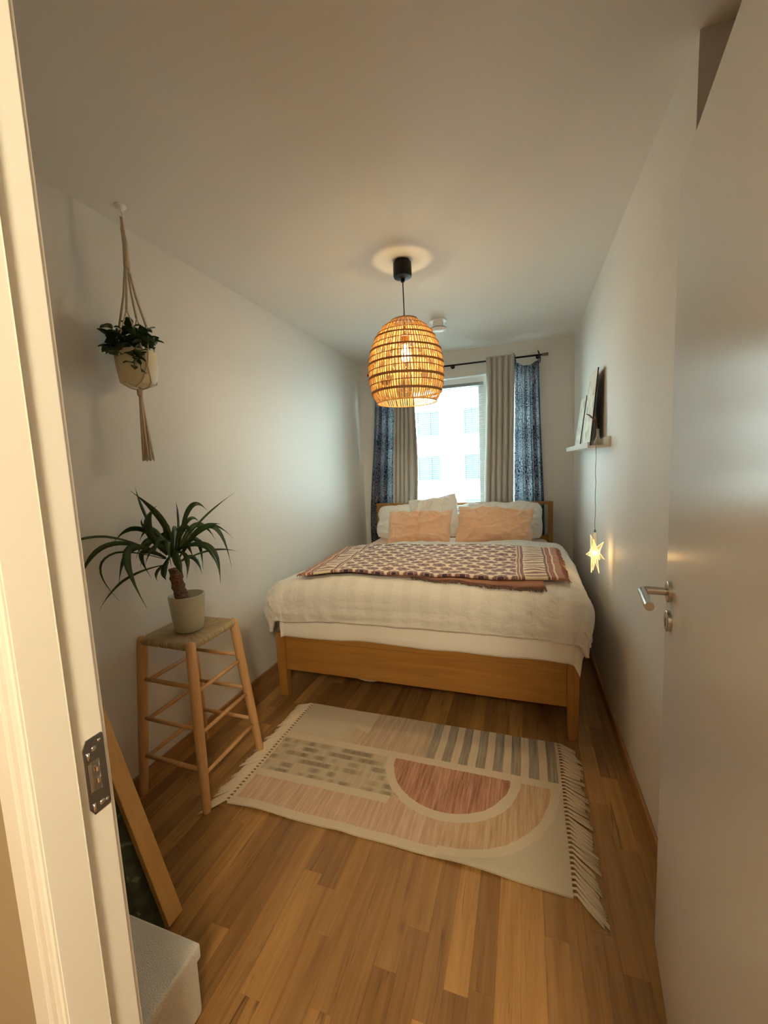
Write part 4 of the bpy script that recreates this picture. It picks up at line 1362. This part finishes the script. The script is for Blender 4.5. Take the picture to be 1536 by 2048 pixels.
# ------------------------------------------------------------------ rug
def rug():
    x0, y0, W, H = -1.208, 1.285, 1.352, .760
    r = thing('rug', 'woven cotton rug with a terracotta half circle and fringed ends', 'rug', (x0 + W / 2, y0 + H / 2, 0))
    nu, nv = 140, 80
    def lift(a, b):
        z = .0015 * (1 + fbm(a * 4, b * 4, 1.5, 2))
        e = smst(.10, 0, b)
        z += e * (.010 * max(0, math.sin(a * 7.5 + .4)) ** 2 + .006 * math.exp(-((a - .52) / .05) ** 2))
        return z
    def pos(a, b):
        sk = .010 * math.sin(a * 2.6) * (1 - b / H) + .004 * noise.noise(Vector((a * 5, b * 2, 3))) * (1 if b < .05 or b > H - .05 else 0)
        return (x0 + a + .006 * (b / H) + .004 * noise.noise(Vector((b * 6, 2, a))), y0 + b + sk, lift(a, b))
    P, Q, UV = [], [], []
    for i in range(nu):
        a = W * i / (nu - 1); r1, r2, ru = [], [], []
        for j in range(nv):
            b = H * j / (nv - 1)
            x, y, z = pos(a, b)
            r1.append((x, y, z + .0075)); r2.append((x, y, z)); ru.append((a, b))
        P.append(r1); Q.append(r2); UV.append(ru)
    mb = MB().grid(P, UV).grid(Q, UV)
    n = (nu - 1) * (nv - 1)
    mb.f[n:] = [f[::-1] for f in mb.f[n:]]
    k = nu * nv
    rim = [i * nv for i in range(nu)] + [(nu - 1) * nv + j for j in range(1, nv)] + [i * nv + nv - 1 for i in range(nu - 2, -1, -1)] + [j for j in range(nv - 2, 0, -1)]
    for i in range(len(rim)):
        a, b = rim[i], rim[(i + 1) % len(rim)]
        mb.f.append((b, a, a + k, b + k))
    mb.build('woven_field', M['rug'], r, smooth=False, auto=True)
    rr = random.Random(9)
    for sgn, a in ((-1, 0.0), (1, W)):
        NT = 38
        bend = 0
        for i in range(NT):
            b = H * (i + .5) / NT
            x, y, z = pos(a, b)
            bend = bend * .7 + rr.uniform(-.5, .5) * .5
            ln = rr.uniform(.074, .098)
            if i % 4 == 0: grp = rr.uniform(-.45, .45)
            bend = bend * .6 + grp * .9
            fall = -.30 - .5 * (1 - b / H) ** 2 if sgn > 0 else -.40 - .55 * (1 - b / H)
            mb = MB()
            for s in range(3):
                o = (s - 1) * .0034
                sp = (s - 1) * rr.uniform(.002, .007)
                yy = y + o
                dy = ln * (fall + bend * .35) + sp
                zz = z + .0055 + .001 * s
                mb.tube([(x - sgn * .002, y + o * .5, z + .006), (x + sgn * .012, y + o * .3, zz + .002), (x + sgn * ln * .45, yy + dy * .38, max(.0035, zz - .001)), (x + sgn * ln * .8, yy + dy * .75, .0036 + .001 * s), (x + sgn * ln, yy + dy, .0036)], [.0026, .0030, .0025, .0023, .0018], 6)
            mb.build('tassel', M['fringe'], r, smooth=True)
rug()

# ------------------------------------------------------------------ picture ledge and what stands on it
def ledge():
    xf = .328
    s = thing('picture_ledge', 'narrow white picture ledge fixed to the wall beside the bed', 'shelf', (XR, 3.08, 1.455))
    MB().box(xf, XR, 2.49, 3.67, 1.455, 1.467).build('shelf_board', M['gloss'], s, bevel=.001)
    MB().box(XR - .012, XR, 2.49, 3.67, 1.467, 1.511).build('back_board', M['gloss'], s, bevel=.001)
    MB().box(xf, xf + .010, 2.49, 3.67, 1.467, 1.486).build('front_lip', M['gloss'], s, bevel=.001)
    def board(name, label, y0, y1, h, xb, xt, th, mat):
        o = thing(name, label, 'picture', (xb, (y0 + y1) / 2, 1.467))
        dx = xt - xb
        ln = math.hypot(dx, h)
        ux, uz = dx / ln, h / ln                    # up the board
        nx, nz = -uz, ux                            # towards the room
        mb = MB()
        def P(y, t, o_): return (xb + ux * t + nx * o_, y, 1.467 + uz * t + nz * o_ + (.0 if True else 0))
        vs = [P(y, t, o_) for o_ in (0, -th) for (y, t) in ((y0, .0005), (y1, .0005), (y1, ln), (y0, ln))]
        mb.add(vs, [(0, 3, 2, 1), (4, 5, 6, 7), (0, 1, 5, 4), (1, 2, 6, 5), (2, 3, 7, 6), (3, 0, 4, 7)])
        mb.build('board', M['canvasback'], o)
        f = MB()
        f.grid([[P(y0 + .002, .004, .0008), P(y0 + .002, ln - .003, .0008)], [P(y1 - .002, .004, .0008), P(y1 - .002, ln - .003, .0008)]], [[(0, 0), (0, 1)], [(1, 0), (1, 1)]])
        f.build('print', mat, o, solid=.0010)
        return o
    board('picture', 'tall faded botanical print leaning on the ledge', 2.690, 3.020, .445, .366, .404, .006, M['print1'])
    board('picture', 'smaller pale print on the ledge, on the window side of the tall one', 3.035, 3.30, .34, .350, .392, .005, M['print2'])
    # vase with a dried leaf
    vy, vx = 2.585, .392
    v = thing('bud_vase', 'small clear bud vase holding a dried brown leaf on the ledge', 'vase', (vx, vy, 1.467))
    MB().lathe([(0, 1.467), (.020, 1.467), (.022, 1.470), (.017, 1.492), (.008, 1.514), (.0055, 1.540), (.007, 1.552), (.0075, 1.558)], 22, (vx, vy, 0)).build('glass', M['bottle'], v, smooth=True, solid=.001)
    pts = [(vx, vy, 1.475), (vx, vy, 1.545), (vx - .004, vy + .004, 1.572)]
    MB().tube(pts, .0016, 6).build('stalk', M['driedleaf'], v)
    for k, (dx, dy, dz, w_) in enumerate(((-.050, .040, .075, .011), (-.030, .045, .055, .009), (-.012, .010, .060, .010))):
        P = [[], [], []]
        a = Vector(pts[-1]); c = a + Vector((dx, dy, dz)); ct = (a + c) / 2 + Vector((.004, 0, .030))
        for q in range(9):
            t = q / 8
            p_ = a * (1 - t) ** 2 + ct * 2 * t * (1 - t) + c * t * t
            ww = w_ * math.sin(math.pi * min(.98, t * .9 + .08)) ** .8
            P[0].append(p_ + Vector((0, .3, .95)) * -ww * .6); P[1].append(p_ + Vector((-.003, 0, 0))); P[2].append(p_ + Vector((0, .3, .95)) * ww * .6)
        MB().grid(P).build('dried_leaf', M['driedleaf'], v, smooth=True, solid=.0008)
    # hanging star light
    sx, sy, sz = .366, 2.462, .880
    st = thing('star_light', 'clear acrylic star light glowing on a cord below the ledge', 'star lamp', (sx, sy, sz))
    pts = [(sx, 2.500, 1.4885), (sx - .004, 2.482, 1.490), (sx - .001, 2.474, 1.478), (sx, 2.470, 1.455)]
    pts += [(sx + .0015 * math.sin(k * 1.9), sy + .006 * (1 - k / 10) + .0012 * math.cos(k * 2.3), 1.44 - (1.44 - 1.008) * k / 10) for k in range(11)]
    MB().tube(pts, .0016, 6).build('cord', simple('clear_grey_cord', (.30, .30, .29), .4), st, smooth=True)
    MB().lathe([(0, 1.012), (.003, 1.012), (.0065, 1.000), (.0065, .996), (0, .996)], 14, (sx, sy, 0)).build('cord_cap', M['plate'], st, auto=True)
    MB().lathe([(0, .996), (.0075, .996), (.0075, .900), (0, .900)], 14, (sx, sy, 0)).build('stem_tube', M['acryl'], st, smooth=True)
    def starplate(yaw, spikes, name):
        n = len(spikes)
        poly = []
        for (ang, ln), (ang2, _) in zip(spikes, spikes[1:] + spikes[:1]):
            poly.append((ln * math.cos(ang), ln * math.sin(ang)))
            d = (ang2 - ang) % (2 * math.pi)
            poly.append((.030 * math.cos(ang + d / 2), .030 * math.sin(ang + d / 2)))
        T = Matrix.Translation((sx, sy, sz)) @ Matrix.Rotation(math.radians(yaw), 4, 'Z') @ Matrix.Rotation(math.radians(90), 4, 'X')
        mb = MB().prism(poly, -.005, .005, T)
        o = mb.build(name, M['acryl'], st)
        P = [T @ Vector((x, y, 0)) for x, y in poly]
        MB().tube(P, .0021, 5, closed=True).build('lit_edge', M['acrylrim'], o)
    a = math.radians
    starplate(38, [(a(90 + 16), .108), (a(180), .060), (a(270 - 12), .108), (a(270 + 16), .122), (a(0 - 32), .082), (a(42), .082)], 'star_plate')
    starplate(-55, [(a(97), .075), (a(150), .035), (a(205), .042), (a(264), .098), (a(320), .045), (a(25), .040)], 'star_plate')
    MB().lathe([(1e-6, sz - .006), (.0042, sz - .0042), (.006, sz), (.0042, sz + .0042), (1e-6, sz + .006)], 12, (sx, sy, 0)).build('led', M['led'], st, smooth=True)
ledge()

# ------------------------------------------------------------------ things by the doorway
def corner():
    # storage box
    x0, x1, y0, y1 = -1.095, -.800, .420, .715
    b = thing('storage_box', 'grey white fabric storage box with a lid beside the doorway', 'box', ((x0 + x1) / 2, (y0 + y1) / 2, 0))
    MB().box(x0 + .055, x1 - .006, y0 + .006, y1 - .006, 0, .158).build('box_body', M['boxcloth'], b, bevel=.010, seg=3, auto=True)
    MB().box(x0, x1, y0, y1, .158, .200).build('lid', M['boxcloth'], b, bevel=.007, seg=3, auto=True)
    # leaning framed panel: foot on the floor, head against the left wall
    ya, yb = .425, .885
    foot = Vector((-1.045, 0, 0)); head = Vector((XL + .012, 0, 1.66))
    u = (head - foot).normalized(); n = Vector((u.z, 0, -u.x))         # towards the room
    Lg = (head - foot).length
    f = thing('leaning_frame', 'wooden frame with a dark leaf-print panel leaning against the wall beside the stool', 'frame', (-1.07, .655, 0))
    def slab(t0, t1, y0, y1, o0, o1):
        vs = [foot + u * t + n * o + Vector((0, y, 0)) for t in (t0, t1) for y in (y0, y1) for o in (o0, o1)]
        return MB().add(vs, [(0, 1, 3, 2), (4, 6, 7, 5), (0, 4, 5, 1), (2, 3, 7, 6), (0, 2, 6, 4), (1, 5, 7, 3)])
    sw, th = .054, .032
    low = .012
    slab(low, Lg, yb - sw, yb, -th, 0).build('stile', M['frame'], f, bevel=.002)
    slab(low, Lg, ya, ya + sw, -th, 0).build('stile', M['frame'], f, bevel=.002)
    slab(low, low + sw, ya + sw, yb - sw, -th, -.024).build('rail', M['frame'], f, bevel=.002)
    slab(Lg - sw, Lg, ya + sw, yb - sw, -th, 0).build('rail', M['frame'], f, bevel=.002)
    o0 = -.020
    P = [[foot + u * t + n * o0 + Vector((0, y, 0)) for t in (low + .004, Lg - sw)] for y in (ya + sw, yb - sw)]
    MB().grid(P, [[(0, 0), (0, 4.0)], [(.95, 0), (.95, 4.0)]]).build('printed_panel', M['leafprint'], f, solid=.003)
    # hallway ceiling lamp, outside the picture
    lx, ly, lz = .42, -1.00, 2.16
    h = thing('hall_lamp', 'small white globe lamp hanging in the hallway', 'lamp', (lx, ly, ZC))
    MB().tube([(lx, ly, ZC), (lx, ly, lz + .18)], .004, 8).build('cord', M['black'], h)
    MB().lathe([(0, 2.5), (.04, 2.5), (.04, 2.475), (0, 2.47)], 20, (lx, ly, 0)).build('ceiling_cup', M['whitepl'], h, auto=True)
    g = G('warm_hall_globe'); g.set((1, .95, .85), .4); g.P.inputs['Emission Color'].default_value = (1, .84, .56, 1)
    g.P.inputs['Emission Strength'].default_value = HALL_W
    prof = [(max(1e-6, .19 * math.sin(math.pi * k / 14)), lz - .19 * math.cos(math.pi * k / 14)) for k in range(15)]
    MB().lathe(prof, 24, (lx, ly, 0)).build('globe', g.mat, h, smooth=True)
corner()

# ------------------------------------------------------------------ outside
def outside():
    g = MB().box(-30, 24, 5.2, 40, -4.2, -4.0).build('ground', M['ground'])
    tag(g, 'pale paving between the buildings outside the window', 'ground', kind='structure')
    FY = 26.0
    b = thing('apartment_building', 'pale rendered apartment building across the yard seen through the blind', 'building', (-4, FY + 3, -4))
    cols = [(-12.35, 1.5), (-9.05, 1.5), (-5.73, 1.5), (-2.80, 1.38), (.30, 1.5), (3.4, 1.5)]
    rows = [(3.12, 4.70), (.34, 1.88), (-2.45, -.88), (5.95, 7.5)]
    xs = [-16.0] + [v for c, w_ in cols for v in (c - w_ / 2, c + w_ / 2)] + [8.0]
    zs = sorted([-4.0, 10.0] + [v for r in rows for v in r])
    mb = MB()
    for i in range(len(xs) - 1):
        for j in range(len(zs) - 1):
            if i % 2 == 1 and j % 2 == 1: continue
            mb.box(xs[i], xs[i + 1], FY, FY + .3, zs[j], zs[j + 1])
    mb.box(-16, 8, FY + .3, FY + 6, -4, 10)
    mb.build('facade', M['facade'], b)
    for c, w_ in cols:
        for (z0, z1) in rows:
            x0, x1 = c - w_ / 2, c + w_ / 2
            fm = MB(); t = .07
            fm.box(x0, x0 + t, FY + .1, FY + .2, z0, z1).box(x1 - t, x1, FY + .1, FY + .2, z0, z1).box(x0 + t, x1 - t, FY + .1, FY + .2, z0, z0 + t).box(x0 + t, x1 - t, FY + .1, FY + .2, z1 - t, z1)
            fm.box(c - .04 + .1, c + .04 + .1, FY + .1, FY + .2, z0 + t, z1 - t)
            wn = fm.build('window', M['extgrey'], b)
            MB().box(x0 + t, c + .06, FY + .18, FY + .19, z0 + t, z1 - t).build('pane', M['extpane'], wn)
            MB().box(c + .14, x1 - t, FY + .18, FY + .19, z0 + t, z1 - t).build('pane', M['extpane'], wn)
            MB().box(x0 - .03, x1 + .03, FY - .06, FY + .02, z0 - .07, z0 - .01).build('ledge', M['extgrey'], wn)
    # slender tree
    T = thing('slender_tree', 'slender tree with thin twigs in front of the building outside', 'tree', (-5.9, 17.5, -4))
    r = random.Random(8)
    MB().tube([(-5.9, 17.5, -4.0), (-5.85, 17.5, -1.5), (-5.7, 17.4, .8), (-5.75, 17.5, 2.8), (-5.7, 17.5, 4.4)], [.14, .11, .08, .05, .02], 10).build('trunk', M['bark'], T, smooth=True)
    lm = MB().grid([[(0, 0, 0), (-.02, .05, .01), (0, .10, 0)], [(.0, 0, .0), (.02, .05, .01), (0, .10, 0)]]).mesh('leaf', M['twigleaf'])
    for k in range(16):
        z = -.4 + k * .28
        sg = 1 if k % 3 else -1
        ln = r.uniform(.9, 1.9)
        p0 = Vector((-5.74, 17.45, z)); p1 = p0 + Vector((sg * ln * .5, r.uniform(-.3, .3), ln * .22)); p2 = p0 + Vector((sg * ln, r.uniform(-.5, .5), ln * .42))
        MB().tube([p0, p1, p2], [.022, .014, .005], 6).build('branch', M['bark'], T, smooth=True)
        for q in range(4):
            t = r.uniform(.4, 1)
            a = p0.lerp(p2, t)
            e = a + Vector((sg * r.uniform(.15, .35), r.uniform(-.15, .15), r.uniform(.05, .3)))
            MB().tube([a, e], [.006, .003], 5).build('twig', M['bark'], T)
outside()
